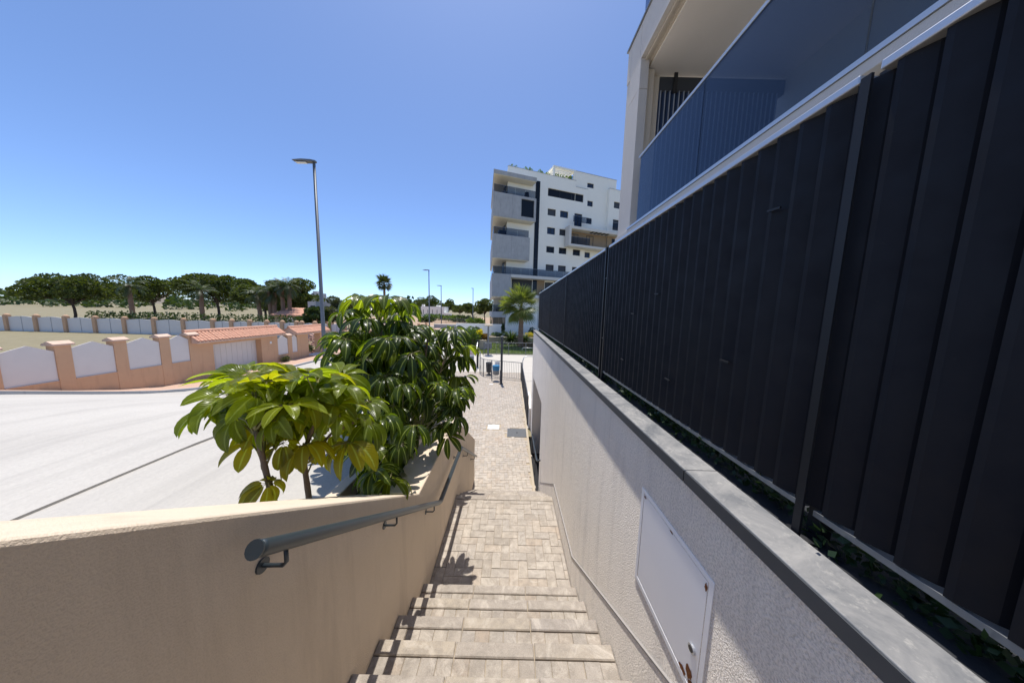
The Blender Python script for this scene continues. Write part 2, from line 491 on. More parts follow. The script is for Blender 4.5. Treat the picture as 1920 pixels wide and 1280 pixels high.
def tread(Yf, Z, depth, rows=True):
    """tread whose front edge is at Yf (towards +y); depth back to previous edge"""
    body.box(XL+.003,XR-.003, Yf-depth+.001, Yf-.006, -1.35, Z-.012)
    wblk = (XR-XL)/3
    for i in range(3):
        paver(XL+wblk*(i+.5), Yf-.039, Z+.005, wblk-.004-random.uniform(0,.003), .080, stairs, 'nosing_block', .075, .006, 'nosing', .004)
    if rows:
        n = 15; u=(XR-XL)/n; ln=depth-.083
        for i in range(n):
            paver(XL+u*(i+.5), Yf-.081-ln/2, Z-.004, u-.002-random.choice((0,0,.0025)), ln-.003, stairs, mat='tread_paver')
k = 0
for kk in range(5,-5,-1):
    tread(Y5-TRD*(5-kk), RISE*(6-kk), TRD)
# landing in herringbone
LY0, LY1 = Y5, 3.915
body.box(XL+.003,XR-.003, LY0-.004, LY1-.006, -1.35, -.012)
for i in range(3):
    wblk=(XR-XL)/3
    paver(XL+wblk*(i+.5), LY1-.05, .003, wblk-.005, .103, stairs,'nosing_block',.075,.006,'nosing',.004)
U=.1028
def herring(x0,x1,y0,y1,ox,oy,emit,ang=0.0,keep=None):
    ni=int((x1-x0)/U)+8; nj=int((y1-y0)/U)+8
    for i in range(-4,ni):
        for j in range(-4,nj):
            t=(i-j)%4
            if t==0: a,b,c_,d=i,i+2,j,j+1
            elif t==2: a,b,c_,d=i,i+1,j-1,j+1
            else: continue
            emit(ox+a*U,ox+b*U,oy+c_*U,oy+d*U)
def land_emit(a,b,c_,d):
    a,b=max(a,XL+.002),min(b,XR-.002); c_,d=max(c_,LY0+.002),min(d,LY1-.106)
    if b-a<.022 or d-c_<.022: return
    paver((a+b)/2,(c_+d)/2,-.002,round(b-a-.0028,3),round(d-c_-.0028,3),stairs)
herring(XL,XR,LY0,LY1,XL+.03,LY0+.045,land_emit)
for j in range(1,6):
    tread(LY1+TRD*j, -RISE*j, TRD)
body.obj('stair_bed', M['sand'], stairs)

# ---------------------------------------------------------- plaza paving (pattern turned a few degrees)
FY = LY1+TRD*5
plaza = tag(MB().add([(-4.4,FY-.05,PZ-.012),(.60,FY-.05,PZ-.012),(.60,17.2,PZ-.012),(-4.4,17.2,PZ-.012)],[(0,1,2,3)]).obj('plaza', M['sand']), kind='structure')
ANG=R(4.0); ca,sa=math.cos(ANG),math.sin(ANG)
holes=[(-.085,.57,8.18,8.79),(-.79,-.36,8.68,9.08),(-1.21,-.96,14.2,14.42)]
cand=[]
def plaza_emit(a,b,c_,d):
    cx,cy=(a+b)/2,(c_+d)/2
    X=-1.9+ca*cx-sa*cy; Y=5.2+sa*cx+ca*cy
    if X>.545 or X<-4.35 or Y<FY+.06 or Y>17.1: return
    if X<-1.05 and Y<6.0: return
    for h0,h1,h2,h3 in holes:
        if h0-.04<X<h1+.04 and h2-.04<Y<h3+.04: return
    cand.append((X,Y,b-a-.005,d-c_-.005))
herring(0,9,0,14,-3.5,-.6,plaza_emit)
vis=[c for c in cand if c[0]>-.95 - .16*(c[1]-6.0) or c[1]>6.4]
cand.sort(key=lambda c:(0 if (c[0]>-.9-.02*(c[1]-6)) else 1, c[1]))
near=cand[:300]; rest=cand[300:]
for X,Y,lx,ly in near:
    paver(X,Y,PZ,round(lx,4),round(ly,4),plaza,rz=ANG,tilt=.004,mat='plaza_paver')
mj=MB()
for X,Y,lx,ly in rest:
    x,y=lx/2,ly/2; c=.004; zz=PZ+random.uniform(-.002,.002)
    q=lambda px,py,pz:(X+ca*px-sa*py, Y+sa*px+ca*py, zz+pz)
    V=[q(-x,-y,-.012),q(x,-y,-.012),q(x,y,-.012),q(-x,y,-.012),q(-x+c,-y+c,0),q(x-c,-y+c,0),q(x-c,y-c,0),q(-x+c,y-c,0)]
    mj.add(V,[(4,5,6,7)]+[(i,(i+1)%4,4+(i+1)%4,4+i) for i in range(4)])
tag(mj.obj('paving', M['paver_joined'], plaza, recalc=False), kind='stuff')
# edge strip along the plaza and the pale square beyond the railing
tag(MB().box(.548,.61,FY,15.25,PZ-.02,PZ+.006).obj('kerb', M['stone_planter']), kind='structure')
tag(MB().add([(-4.4,17.2,PZ-.006),(16,17.2,PZ-.006),(16,24.6,PZ-.006),(-4.4,24.6,PZ-.006)],[(0,1,2,3)]).obj('square', M['square']), kind='structure')
tag(MB().add([(.61,8.9,PZ-.01),(16,8.9,PZ-.01),(16,17.2,PZ-.01),(.61,17.2,PZ-.01)],[(0,1,2,3)]).obj('square', M['square']), kind='structure')
tag(MB().box(-4.4,-3.9,17.25,62,PZ-.1,PZ+.02).obj('pavement', M['concrete_road']), kind='structure')

# covers let into the paving
o=thing('manhole_cover','dark grey square iron cover let into the herringbone paving','manhole cover')
MB().box(-.07,.56,8.20,8.78,PZ-.03,PZ+.002).obj('plate',M['cover_iron'],o,bevel=.004)
MB().lathe([(.03,0),(.03,.005),(.018,.006)],(.24,8.49,PZ+.002),12).obj('keyhole',M['black'],o)
fr=MB()
for a in ((-.085,-.07,8.185,8.795),(.56,.575,8.185,8.795),(-.07,.56,8.185,8.20),(-.07,.56,8.78,8.795)): fr.box(*a,PZ-.03,PZ+.004)
fr.obj('frame',M['grey_metal'],o)
tag(MB().box(-.775,-.37,8.70,9.07,PZ-.03,PZ+.003).obj('paving_cover',M['cover_white'],bevel=.004),'white square slab in the paving left of the dark iron cover','cover')
tag(MB().box(-1.2,-.97,14.21,14.41,PZ-.03,PZ+.003).obj('paving_cover',M['cover_white'],bevel=.004),'small white slab in the paving near the blue litter bin','cover')

# ---------------------------------------------------------- left stair wall, planter
prof=[(-2.5,2.72),(.09,2.72),(2.275,1.215),(3.96,1.205),(5.97,-.11),(5.97,-1.4),(-2.5,-1.4)]
tag(MB().prism(prof,-1.13,XL,'x').obj('stair_wall',M['stucco_left'],bevel=.012),'beige stucco stair wall with sloping top below the leafy plants','wall')
prof2=[(-2.5,1.28),(1.0,1.12),(3.6,1.02),(5.9,-.3),(5.9,-1.4),(-2.5,-1.4)]
tag(MB().prism(prof2,-1.785,-1.66,'x').obj('planter_wall',M['stucco_left'],bevel=.01),'low beige planter wall behind the leafy plants','wall')
prof3=[(-2.4,1.05),(3.6,.85),(5.85,-.45),(5.85,-1.3),(-2.4,-1.3)]
tag(MB().prism(prof3,-1.662,-1.128,'x').obj('soil',M['soil']),kind='structure')
tag(MB().box(-1.66,-1.13,5.85,5.97,-1.4,-.25).obj('planter_end_wall',M['stucco_left']),'short end wall closing the planter at the plaza','wall')

# handrail on the stair wall
hr=thing('handrail','blue grey tubular handrail on the beige stair wall','handrail',loc=(0,0,0))
RX=-.735
path=[(.705,2.189),(.72,2.178),(2.62,.86),(2.69,.825),(3.80,.818),(3.88,.80),(5.50,-.26),(5.62,-.335)]
MB().tube([(RX,y,z) for y,z in path],.024,16).obj('rail',M['rail_blue'],hr,smooth=True)
MB().tube([(RX,.704,2.190),(RX,.699,2.193)],.0265,16).obj('end_cap',M['rail_blue'],hr)
def rail_z(y):
    for (a,za),(b,zb) in zip(path,path[1:]):
        if a<=y<=b: return za+(zb-za)*(y-a)/(b-a)
def bracket(parent,xw,xr,y,z,sgn):
    b_=MB()
    b_.tube([(xr,y,z-.022),(xr,y,z-.07),(xr-sgn*.012,y,z-.085),(xw+sgn*.004,y,z-.088)],.0065,8)
    o=b_.obj('bracket',M['rail_blue'],parent,smooth=True)
    MB().tube([(xw,y,z-.088),(xw+sgn*.006,y,z-.088)],.024,14).obj('wall_plate',M['rail_blue'],o)
for y in (.80,1.62,2.45,3.72,4.45,5.35): bracket(hr,XL,RX,y,rail_z(y),1)

# ---------------------------------------------------------- right retaining wall
WX=.716
wall=thing('retaining_wall','tall white stucco retaining wall with dark coping along the stairs','wall')
pw=[(-3,-2.4),(5.95,-2.4),(5.95,.81),(8.35,.81),(8.35,-2.4),(8.9,-2.4),(8.9,2.234),(-3,2.234)]
MB().prism(pw,WX,1.12,'x').obj('wall_face',M['stucco_right'],wall)
MB().box(1.12,3.2,8.35,8.9,-2.4,2.2).obj('return_wall',M['stucco_right'],wall)
MB().box(3.0,3.2,5.4,8.35,-2.4,2.2).obj('passage_back',M['stucco_right'],wall)
MB().box(1.12,3.0,5.3,5.94,-2.4,2.2).obj('passage_side',M['stucco_right'],wall)
MB().box(1.12,3.0,5.94,8.35,.82,1.0).obj('passage_ceiling',M['stucco_right'],wall)
tag(MB().box(.56,3.2,5.36,8.38,-2.2,-1.75).obj('passage_floor',stucco('dark_asphalt',(.035,.035,.038),60,.004,.6,.3)),kind='structure')
tag(MB().box(.56,.612,5.36,8.38,-1.75,PZ-.03).obj('passage_kerb',M['concrete_grey']),kind='structure')
# coping slabs
yc=-3.0; lens=[1.02]*12
k=0
while yc<8.9:
    L_=min(1.0,8.93-yc)
    if L_<.2: break
    cs=MB().box(.7035,.828,yc+.0015,yc+L_-.0015,2.236,2.288).obj('coping_slab',M['coping'],wall,bevel=.003)
    MB().box(.6990,.7030,yc+.003,yc+L_-.003,2.238,2.284).obj('slab_edge',M['coping_edge'],cs)
    yc+=1.0
tag(MB().box(.828,1.45,-3,8.9,2.1,2.262).obj('planting_strip',plain('dark_strip',(.016,.018,.022),.7,var=.4,scale=9,bump=.004)),kind='structure')  # near-black mottled surface from the coping to behind the fence
tag(MB().box(1.45,2.0,-4,8.9,2.0,2.25).obj('terrace',M['concrete_grey']),kind='structure')
# skirting following the stairs
sk_top=[(-2.0,3.28),(2.60,.275),(3.87,.235),(5.62,-.93)]
skp=sk_top+[(5.62,-1.4),(-2.0,-1.4)]
MB().prism(skp,.702,WX-.0005,'x').obj('skirting',M['stucco_right'],wall,bevel=.003)
cap=MB()
for (a,za),(b,zb) in zip(sk_top,sk_top[1:]):
    cap.prism([(a,za+.0005),(b,zb+.0005),(b,zb+.011),(a,za+.011)],.7005,WX-.001,'x')
cap.obj('skirting_cap',plain('skirting_seal',(.30,.28,.26),.8),wall)

# meter cabinet in the wall
mc=thing('meter_cabinet','grey painted steel meter cabinet door with rust spots in the wall','cabinet')
PX=WX-.0015
MB().box(PX,WX+.02,.842,1.298,1.487,1.963).obj('door',M['panel'],mc)
fr=MB()
for a in ((.815,.836,1.455,1.99),(1.304,1.325,1.455,1.99)): fr.box(PX-.0012,WX+.02,*a)
for a in ((1.455,1.481),(1.969,1.99)): fr.box(PX-.0012,WX+.02,.836,1.304,*a)
fr.obj('frame',M['panel'],mc)
lk=MB().tube([(PX+.002,.875,1.645),(PX-.008,.875,1.645)],.017,18).obj('lock',M['alu'],mc)
MB().tube([(PX-.0075,.875,1.645),(PX-.010,.875,1.645)],.011,14).obj('keyhole',M['black'],lk)
rs=MB()
def blot(cy,cz,ry,rz_,seed):
    rr=random.Random(seed); n=12
    P=[(PX-.0012,cy+ry*math.cos(2*PI*i/n)*rr.uniform(.5,1.1),cz+rz_*math.sin(2*PI*i/n)*rr.uniform(.5,1.1)) for i in range(n)]
    MB().add(P,[tuple(range(n))]).obj('rust_patch',M['rust'],mc,recalc=False)
blot(1.288,1.955,.012,.008,1); blot(1.06,1.962,.014,.006,2); blot(.848,1.94,.008,.018,3); blot(.915,1.495,.03,.016,4); blot(.88,1.53,.02,.03,5); blot(.862,1.50,.02,.02,6)

# short rail by the passage
tr=thing('passage_rail','short grey handrail beside the dark passage opening at the stair foot','handrail')
MB().tube([(.70,5.70,-.44),(.655,5.72,-.47),(.64,5.80,-.50),(.64,7.2,-.56),(.64,7.3,-.60)],.021,12).obj('rail',M['rail_blue'],tr,smooth=True)
for y in (6.2,7.15):
    MB().tube([(.64,y,-.52),(.64,y,-1.12)],.012,8).obj('post',M['rail_blue'],tr)
lw=MB().box(.66,.80,8.92,10.9,PZ-.1,-.44).obj('low_wall',M['stucco_right'],bevel=.008)
tag(lw,'low white stucco wall beyond the end of the tall wall','wall')

# ---------------------------------------------------------- louvre fence on the wall
M['fence_metal']=plain('fence_metal',(.008,.009,.012),.5,var=.2,spec=.3)
fence=thing('louvre_fence','dark navy metal louvre fence standing on the retaining wall','fence')
FX=.885; FB,FT=2.362,3.505
a_=R(36); hw=.042
sm=MB()
dx,dy=-math.sin(a_)*hw, math.cos(a_)*hw; nx,ny=-math.cos(a_)*.006,-math.sin(a_)*.006
P2=[(dx+nx*.3-.001,dy+ny*.3+.011),(dx+nx*.3,dy+ny*.3),(nx*1.5,ny*1.5),(-dx+nx*.3,-dy+ny*.3),(-dx-nx,-dy-ny),(nx*-.2,ny*-.2),(dx-nx,dy-ny),(dx-nx+.004,dy-ny+.011)]
sm.prism(P2,FB+.004,FT-.022,'z')
import bmesh
slat_me=sm.mesh('slat',M['slat'])
bm=bmesh.new(); bm.from_mesh(slat_me); bmesh.ops.recalc_face_normals(bm,faces=bm.faces); bm.to_mesh(slat_me); bm.free()
y=-2.2; posts=[-1.1,.70,2.49,4.30,6.10,7.90,8.93]
cnt=0
while y<8.9:
    if abs(y-2.53)>.075:
        o=link('slat',slat_me,fence); o.location=(FX,y,random.uniform(-.0015,.0015)); o.rotation_euler=(0,0,random.uniform(-.02,.02)); cnt+=1
    y+=.069
for p in posts:
    pm=MB()
    if abs(p-2.49)<.01:
        for q in (p-.012,p+.062): pm.box(FX-.03,FX+.01,q,q+.022,2.262,FT+.005)
        for z in (2.66,3.22): pm.box(FX-.025,FX+.005,p+.011,p+.061,z,z+.012)
    else:
        pm.box(FX+.012,FX+.045,p,p+.035,2.262,FT+.003)
        pm.box(FX-.05,FX-.043,p,p+.02,2.262,FT-.024)
    po=pm.obj('post',M['fence_metal'],fence)
    MB().lathe([(.04,0),(.04,.006),(.02,.01)],(FX-.01,p+.02,2.263),12).obj('base_plate',M['fence_metal'],po)
for a,b in zip(posts,posts[1:]):
    MB().box(FX-.020,FX+.03,a+.09 if abs(a-2.49)<.01 else a+.037,b-.014 if abs(b-2.49)<.01 else b-.002,2.345,2.361).obj('bottom_rail',M['grey_metal'],fence)
    MB().box(FX-.034,FX+.036,a+.0365 if abs(a-2.49)>.01 else a+.09,b-.0015 if abs(b-2.49)>.01 else b-.013,FT-.021,FT).obj('top_rail',M['alu'],fence,bevel=.003)
    MB().box(FX+.036,FX+.058,a+.04,b-.002,3.30,3.33).obj('back_rail',M['fence_metal'],fence)
for (y,z) in ((1.60,3.02),(1.05,2.72),(2.02,2.55),(1.42,2.55),(1.90,2.90),(.92,3.25)):
    MB().beam((FX-.036,y-.022,z),(FX-.036,y+.022,z+.003),.006,.007).obj('clip',M['fence_metal'],fence)

# ivy tufts under the fence
iv=MB(); rr=random.Random(3)
def tuft0(mb,c,rad,n,size,rr):
    for k in range(n):
        p=Vector((rr.gauss(0,.5),rr.gauss(0,.5),abs(rr.gauss(0,.5)))); q=Vector(c)+Vector((p.x*rad[0],p.y*rad[1],p.z*rad[2]))
        d=Vector((rr.uniform(-1,1),rr.uniform(-1,1),rr.uniform(-.2,1))).normalized(); t=d.cross(Vector((rr.uniform(-1,1),rr.uniform(-1,1),rr.uniform(-1,1)))).normalized(); s_=size*rr.uniform(.6,1.3)
        mb.add([q,q+d*s_*.5+t*s_*.42,q+d*s_*1.2,q+d*s_*.5-t*s_*.42],[(0,1,2,3)])
y=-1.5
while y<8.8:
    tuft0(iv,(.925+rr.uniform(-.02,.03),y,2.263),(.055,.07,.075),int(rr.uniform(45,110)),.020,rr); y+=rr.uniform(.05,.12)
tag(iv.obj('ivy',M['ivy'],recalc=False),'dark ivy growing in the strip below the louvre fence','ivy',kind='stuff')
iw=thing('weed','small bright green weed on the coping below the louvre fence','plant',loc=(.93,2.0,2.27))
wb=MB(); 
for k in range(46):
    a=rr.uniform(0,2*PI); e=rr.uniform(.1,1.2); L_=rr.uniform(.04,.085); d=Vector((math.cos(a)*math.cos(e),math.sin(a)*math.cos(e),math.sin(e))); t=d.cross(Vector((0,0,1))).normalized(); p=Vector((rr.uniform(-.03,.03),rr.uniform(-.06,.06),0))
    wb.add([p,p+d*L_*.55+t*.009,p+d*L_,p+d*L_*.55-t*.009],[(0,1,2,3)])
wb.obj('leaves',M['bush'],iw,recalc=False)

# ============================================================ NEAR BUILDING (right)
nb=thing('apartment_building','near apartment building with blue glass balcony above the louvre fence','building')
MB().box(2.05,6,-5,5.35,2.0,4.28).obj('ground_floor_wall',M['cream_wall'],nb)
MB().box(1.96,6.2,-5,5.40,4.285,4.35).obj('balcony_slab',M['column_stone'],nb,bevel=.004)
MB().box(1.95,2.03,-5,4.86,4.352,4.385).obj('base_profile',M['alu'],nb)
MB().box(2.00,2.14,4.86,5.28,4.352,6.60).obj('column',M['column_stone'],nb,bevel=.004)
MB().box(2.00,2.14,4.86,5.28,6.606,7.06).obj('column',M['column_stone'],nb,bevel=.004)
MB().box(2.012,2.14,5.285,5.42,4.352,7.06).obj('column',M['column_stone'],nb,bevel=.004)
MB().box(2.143,2.28,4.95,5.42,4.352,6.98).obj('column',M['column_beige'],nb,bevel=.004)
MB().box(2.283,2.42,5.05,5.42,4.352,6.96).obj('column',M['column_beige'],nb,bevel=.004)
# beam with joints
for a,b in ((-5,.55),(.556,2.7),(2.706,4.90),(4.906,5.28),(5.286,5.42)):
    MB().box(2.0,2.07,a,b,7.062,7.62).obj('fascia_panel',M['column_stone'],nb,bevel=.003)
for x0,x1,z in ((2.072,2.11,7.03),(2.112,2.15,7.045),(2.152,2.19,7.03)):
    MB().box(x0,x1,-5,5.28,z,7.3).obj('soffit_trim',M['column_beige'],nb,bevel=.003)
MB().box(2.072,6.2,-5,5.415,7.31,7.6).obj('upper_slab',M['column_stone'],nb)
MB().box(2.192,6.2,-5,5.28,7.0,7.30).obj('ceiling',M['soffit'],nb)
MB().box(1.975,2.12,-5,5.45,7.622,7.65).obj('cap_flashing',M['grey_metal'],nb)
MB().box(4.6,4.8,-5,5.3,4.352,7.0).obj('rear_wall',M['cream_wall'],nb)
for k,(a,b) in enumerate(((3.135,4.56),(1.715,3.125),(.295,1.705),(-1.125,.285),(-2.545,-1.135),(-4.9,-2.555))):
    MB().box(1.985,2.0,a,b,4.386,5.39).obj('glass_panel',M['glass'],nb)
    MB().box(1.985,2.0,a,b,7.66,8.70).obj('glass_panel',M['glass'],nb)
MB().box(1.985,2.0,4.57,4.80,7.66,8.70).obj('glass_panel',M['glass'],nb)
MB().box(1.975,2.012,-4.9,4.62,5.392,5.425).obj('top_rail',M['alu'],nb,bevel=.004)
MB().box(1.975,2.012,-4.9,4.8,8.702,8.735).obj('top_rail',M['alu'],nb,bevel=.004)
# vertical louvre screen at the far end of the balcony
MB().box(2.43,4.58,5.06,5.14,6.72,6.95).obj('screen_head',M['dark_metal'],nb)
M['screen']=plain('screen_blade',(.03,.05,.10),.4,0,var=.1,spec=.5)
sb=MB().prism([(.012,-.05),(.02,-.045),(-.05,.05),(-.06,.045)],4.36,6.72,'z').box(.004,.02,-.062,-.051,4.36,6.72,1).mesh('screen_slat',[M['screen'],plain('screen_edge',(.28,.30,.34),.4)])
for k in range(26):
    o=link('screen_slat',sb,nb); o.location=(2.44+k*.08,5.1,0)
MB().box(2.66,2.72,5.03,5.055,6.68,7.0).obj('screen_bracket',M['black'],nb)

# ============================================================ WALL WITH OPENINGS
def holes_wall(mb, s0,s1,z0,z1,holes,d,th,mi=0):
    S=sorted(set([s0,s1]+[v for h_ in holes for v in h_[:2] if s0<v<s1])); Z=sorted(set([z0,z1]+[v for h_ in holes for v in h_[2:4] if z0<v<z1]))
    for a,b in zip(S,S[1:]):
        for c,e in zip(Z,Z[1:]):
            cs,cz=(a+b)/2,(c+e)/2
            if any(h_[0]<cs<h_[1] and h_[2]<cz<h_[3] for h_ in holes): continue
            mb.add([(a,d,c),(b,d,c),(b,d,e),(a,d,e)],[(0,1,2,3)],mi)
    for h0,h1,h2,h3 in holes:
        mb.add([(h0,d,h2),(h1,d,h2),(h1,d,h3),(h0,d,h3),(h0,d+th,h2),(h1,d+th,h2),(h1,d+th,h3),(h0,d+th,h3)],[(0,1,5,4),(1,2,6,5),(2,3,7,6),(3,0,4,7)],mi)

def window(parent,s0,s1,z0,z1,d,mat='pane',mull=1,fw=.07,name='window'):
    f=MB(); y0,y1=d-.05,d
    f.box(s0,s0+fw,y0,y1,z0,z1); f.box(s1-fw,s1,y0,y1,z0,z1); f.box(s0+fw,s1-fw,y0,y1,z0,z0+fw); f.box(s0+fw,s1-fw,y0,y1,z1-fw,z1)
    for k in range(mull):
        c=s0+(s1-s0)*(k+1)/(mull+1); f.box(c-fw*.45,c+fw*.45,y0,y1,z0+fw,z1-fw)
    o=f.obj(name,M['frame_dark'],parent)
    MB().box(s0+.02,s1-.02,d+.002,d+.02,z0+.02,z1-.02).obj('pane',M[mat],o)
    return o

# ============================================================ APARTMENT TOWER
TB=at(924,440,39.5)
tw=thing('apartment_tower','white apartment tower with grey concrete balcony boxes','building',loc=(TB.x,TB.y,0),rz=R(20))
SK=.243
D0=1.5
A_holes=[(9.24,15.77,20.95,22.14),(9.32,10.76,18.08,19.1),(11.55,13.03,18.08,19.1),(9.34,10.77,15.24,16.28),(11.57,13.05,15.28,16.27),
 (9.33,10.77,12.38,13.36),(11.6,13.03,12.4,13.38),(9.33,10.79,9.5,10.52),(11.59,13.07,9.55,10.53),(14.24,15.68,12.38,13.35),(14.24,15.7,9.55,10.5),(14.22,15.72,17.0,19.07),
 (9.28,10.85,6.2,7.7),(3.55,7.05,5.6,7.88)]
ma=MB()
holes_wall(ma,2.6,14.22,-1.1,24.05,[h_ for h_ in A_holes if h_[1]<14.22]+[(9.24,14.22,20.95,22.14)],D0,.22)
holes_wall(ma,14.22,16.57,-1.1,23.1,[(14.22,15.77,20.95,22.14),(14.2201,15.72,17.0,19.07),(14.24,15.68,12.38,13.35),(14.24,15.7,9.55,10.5)],D0,.22)
ma.add([(14.22,D0,23.1),(14.22,D0,24.05),(14.22,6,24.05),(14.22,6,23.1)],[(0,1,2,3)])
ma.add([(16.57,D0,-1),(16.57,D0,23.1),(16.57,3,23.1),(16.57,3,-1)],[(0,1,2,3)])
ma.add([(2.6,D0,-1.1),(2.6,D0,24.05),(6.6,18,24.05),(6.6,18,-1.1)],[(0,1,2,3)])
ma.add([(2.6,D0,24.05),(14.22,D0,24.05),(14.22,18,24.05),(6.6,18,24.05)],[(0,1,2,3)])
ma.add([(14.22,D0,23.1),(16.57,D0,23.1),(16.57,3,23.1),(14.22,3,23.1)],[(0,1,2,3)])
ma.obj('main_wall',M['white_wall'],tw,recalc=False)
cp=MB(); cp.box(2.57,14.25,D0-.03,D0+.25,24.052,24.11); cp.box(14.252,16.6,D0-.03,D0+.25,23.102,23.16); cp.obj('parapet_coping',M['concrete_grey'],tw)
mbk=MB(); holes_wall(mbk,14.25,22.5,-1.1,25.7,[(16.62,17.9,23.62,24.33),(16.65,17.9,20.7,21.56),(16.7,17.88,17.87,18.76),(16.66,17.9,12.3,13.2)],D0+.35,.2)
mbk.add([(22.5,D0+.35,18),(22.5,D0+.35,25.7),(22.5,14,25.7),(22.5,14,18)],[(0,1,2,3)])
mbk.add([(14.25,D0+.35,23),(14.25,D0+.35,25.7),(14.25,2.5,25.7),(14.25,2.5,23)],[(0,1,2,3)])
mbk.add([(14.25,2.5,23),(14.25,2.5,25.7),(19,2.5,25.7),(19,2.5,23)],[(0,1,2,3)])
mbk.add([(14.25,D0+.35,25.7),(22.5,D0+.35,25.7),(22.5,14,25.7),(19,14,25.7),(19,2.5,25.7),(14.25,2.5,25.7)],[(0,1,2,3,4,5)])
mbk.obj('penthouse_wall',M['white_wall'],tw,recalc=False)
MB().box(14.2,22.55,D0+.3,D0+.6,25.702,25.76).obj('parapet_coping',M['concrete_grey'],tw)
mcw=MB(); holes_wall(mcw,20.75,29,-1.1,23.9,[(21.8,23.25,20.93,21.97),(21.82,23.3,17.3,19.06),(25.4,26.9,20.93,21.97),(25.4,26.9,18.0,19.06)],D0-.2,.2)
mcw.add([(20.75,D0-.2,-1),(20.75,D0-.2,23.9),(20.75,6,23.9),(20.75,6,-1)],[(0,1,2,3)])
mcw.add([(20.75,D0-.2,23.9),(29,D0-.2,23.9),(29,14,23.9),(20.75,14,23.9)],[(0,1,2,3)])
mcw.add([(29,D0-.2,-1),(29,D0-.2,23.9),(29,18,23.9),(29,18,-1)],[(0,1,2,3)])
mcw.obj('wing_wall',M['white_wall'],tw,recalc=False)
MB().box(20.7,29.05,D0-.25,D0+.1,23.902,23.96).obj('parapet_coping',M['concrete_grey'],tw)
# windows
dw=D0+.2
window(tw,9.24,15.77,20.95,22.14,dw,'pane',2,.09)
for (a,b,c,e),m_ in (((9.32,10.76,18.08,19.1),'shutter'),((11.55,13.03,18.08,19.1),'pane_blue'),((9.34,10.77,15.24,16.28),'pane_blue'),((11.57,13.05,15.28,16.27),'shutter'),
  ((9.33,10.77,12.38,13.36),'pane'),((11.6,13.03,12.4,13.38),'pane'),((9.33,10.79,9.5,10.52),'shutter'),((11.59,13.07,9.55,10.53),'shutter'),
  ((14.24,15.68,12.38,13.35),'pane'),((14.24,15.7,9.55,10.5),'shutter'),((14.22,15.72,17.0,19.07),'pane_blue'),((9.28,10.85,6.2,7.7),'shutter')):
    window(tw,a,b,c,e,dw,m_,0 if m_=='shutter' else 1)
for (a,b,c,e) in ((16.62,17.9,23.62,24.33),(16.65,17.9,20.7,21.56),(16.7,17.88,17.87,18.76),(16.66,17.9,12.3,13.2)): window(tw,a,b,c,e,D0+.53,'pane_blue',1)
for (a,b,c,e) in ((21.8,23.25,20.93,21.97),(21.82,23.3,17.3,19.06),(25.4,26.9,20.93,21.97),(25.4,26.9,18.0,19.06)): window(tw,a,b,c,e,D0-.02,'shutter',0)
MB().box(3.56,7.04,D0+.15,D0+.2,5.61,7.87).obj('dark_cladding',M['frame_dark'],tw)
# dark vertical strip
st=MB().box(7.12,7.85,D0-.06,D0-.004,5.6,22.80).obj('stair_glazing',M['pane'],tw)
for z in (8.36,11.2,14.1,16.95,19.8): MB().box(7.12,7.85,D0-.075,D0-.062,z,z+.06).obj('glazing_bar',M['frame_dark'],st)
MB().box(7.86,11.4,D0-.03,D0-.004,5.2,6.15).obj('brown_cladding',M['brown_stone'],tw)
MB().box(7.86,9.2,D0-.03,D0-.004,6.16,7.88).obj('brown_cladding',M['brown_stone'],tw)
MB().box(10.95,13.2,D0-.03,D0-.004,6.16,7.88).obj('brown_cladding',M['brown_stone'],tw)
# concrete boxes and slabs of the corner
def corner_prism(name,s1,z0,z1,mat,dep=13.0,front=0.0):
    P=[(0,front),(s1,front),(s1,D0-.01),(2.58,D0-.01),(2.58+SK*(dep-D0),dep),(SK*dep,dep)]
    return MB().prism(P,z0,z1,'z').obj(name,M[mat],tw)
corner_prism('roof_slab',6.62,21.95,22.48,'concrete_grey')
b1=MB()
P=[(.06,.05),(6.6,.05),(6.6,D0-.01),(2.58,D0-.01),(2.58+SK*11.5,13),(SK*13+.06,13)]
corner_prism('balcony_box',6.62,16.27,16.75,'concrete_grey')
corner_prism('balcony_box',6.62,19.2,19.55,'concrete_grey')
MB().prism([(0,0),(4.26,0),(4.26,D0-.02),(2.58,D0-.02),(2.58+SK*11.5,13),(SK*13,13)],16.752,19.198,'z').obj('balcony_box',M['concrete_grey'],tw)
MB().box(6.3,6.62,0,D0-.02,16.752,19.198).obj('balcony_box',M['concrete_grey'],tw)
window(tw,4.265,6.295,16.76,19.19,.18,'pane',0,.08)
corner_prism('balcony_box',5.77,10.52,13.86,'concrete_grey')
corner_prism('balcony_box',2.92,5.0,8.32,'concrete_grey')
MB().box(2.93,13.4,.0,D0-.01,7.9,8.34).obj('balcony_slab',M['concrete_white'],tw)
MB().box(3.3,9.5,.2,D0-.04,5.0,5.45).obj('balcony_slab',M['concrete_white'],tw)
corner_prism('base_slab',2.3,1.94,2.77,'concrete_grey')
for s0,s1,z0,z1 in ((.02,2.83,16.3,19.5),(2.86,4.22,16.3,19.5),(.02,2.83,10.56,13.82),(2.86,5.74,10.56,13.82),(.02,2.9,5.03,8.28)):
    MB().box(s0,s1,-.035,-.003,z0,z1).obj('concrete_panel',M['concrete_grey'],tw)
# white linings above/below the boxes
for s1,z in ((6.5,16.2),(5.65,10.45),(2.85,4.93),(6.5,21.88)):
    MB().prism([(.06,.06),(s1,.06),(s1,D0-.03),(2.5,D0-.03),(2.5+SK*11.4,12.9),(SK*12.9+.06,12.9)],z,z+.068,'z').obj('soffit',M['cream_wall'],tw)
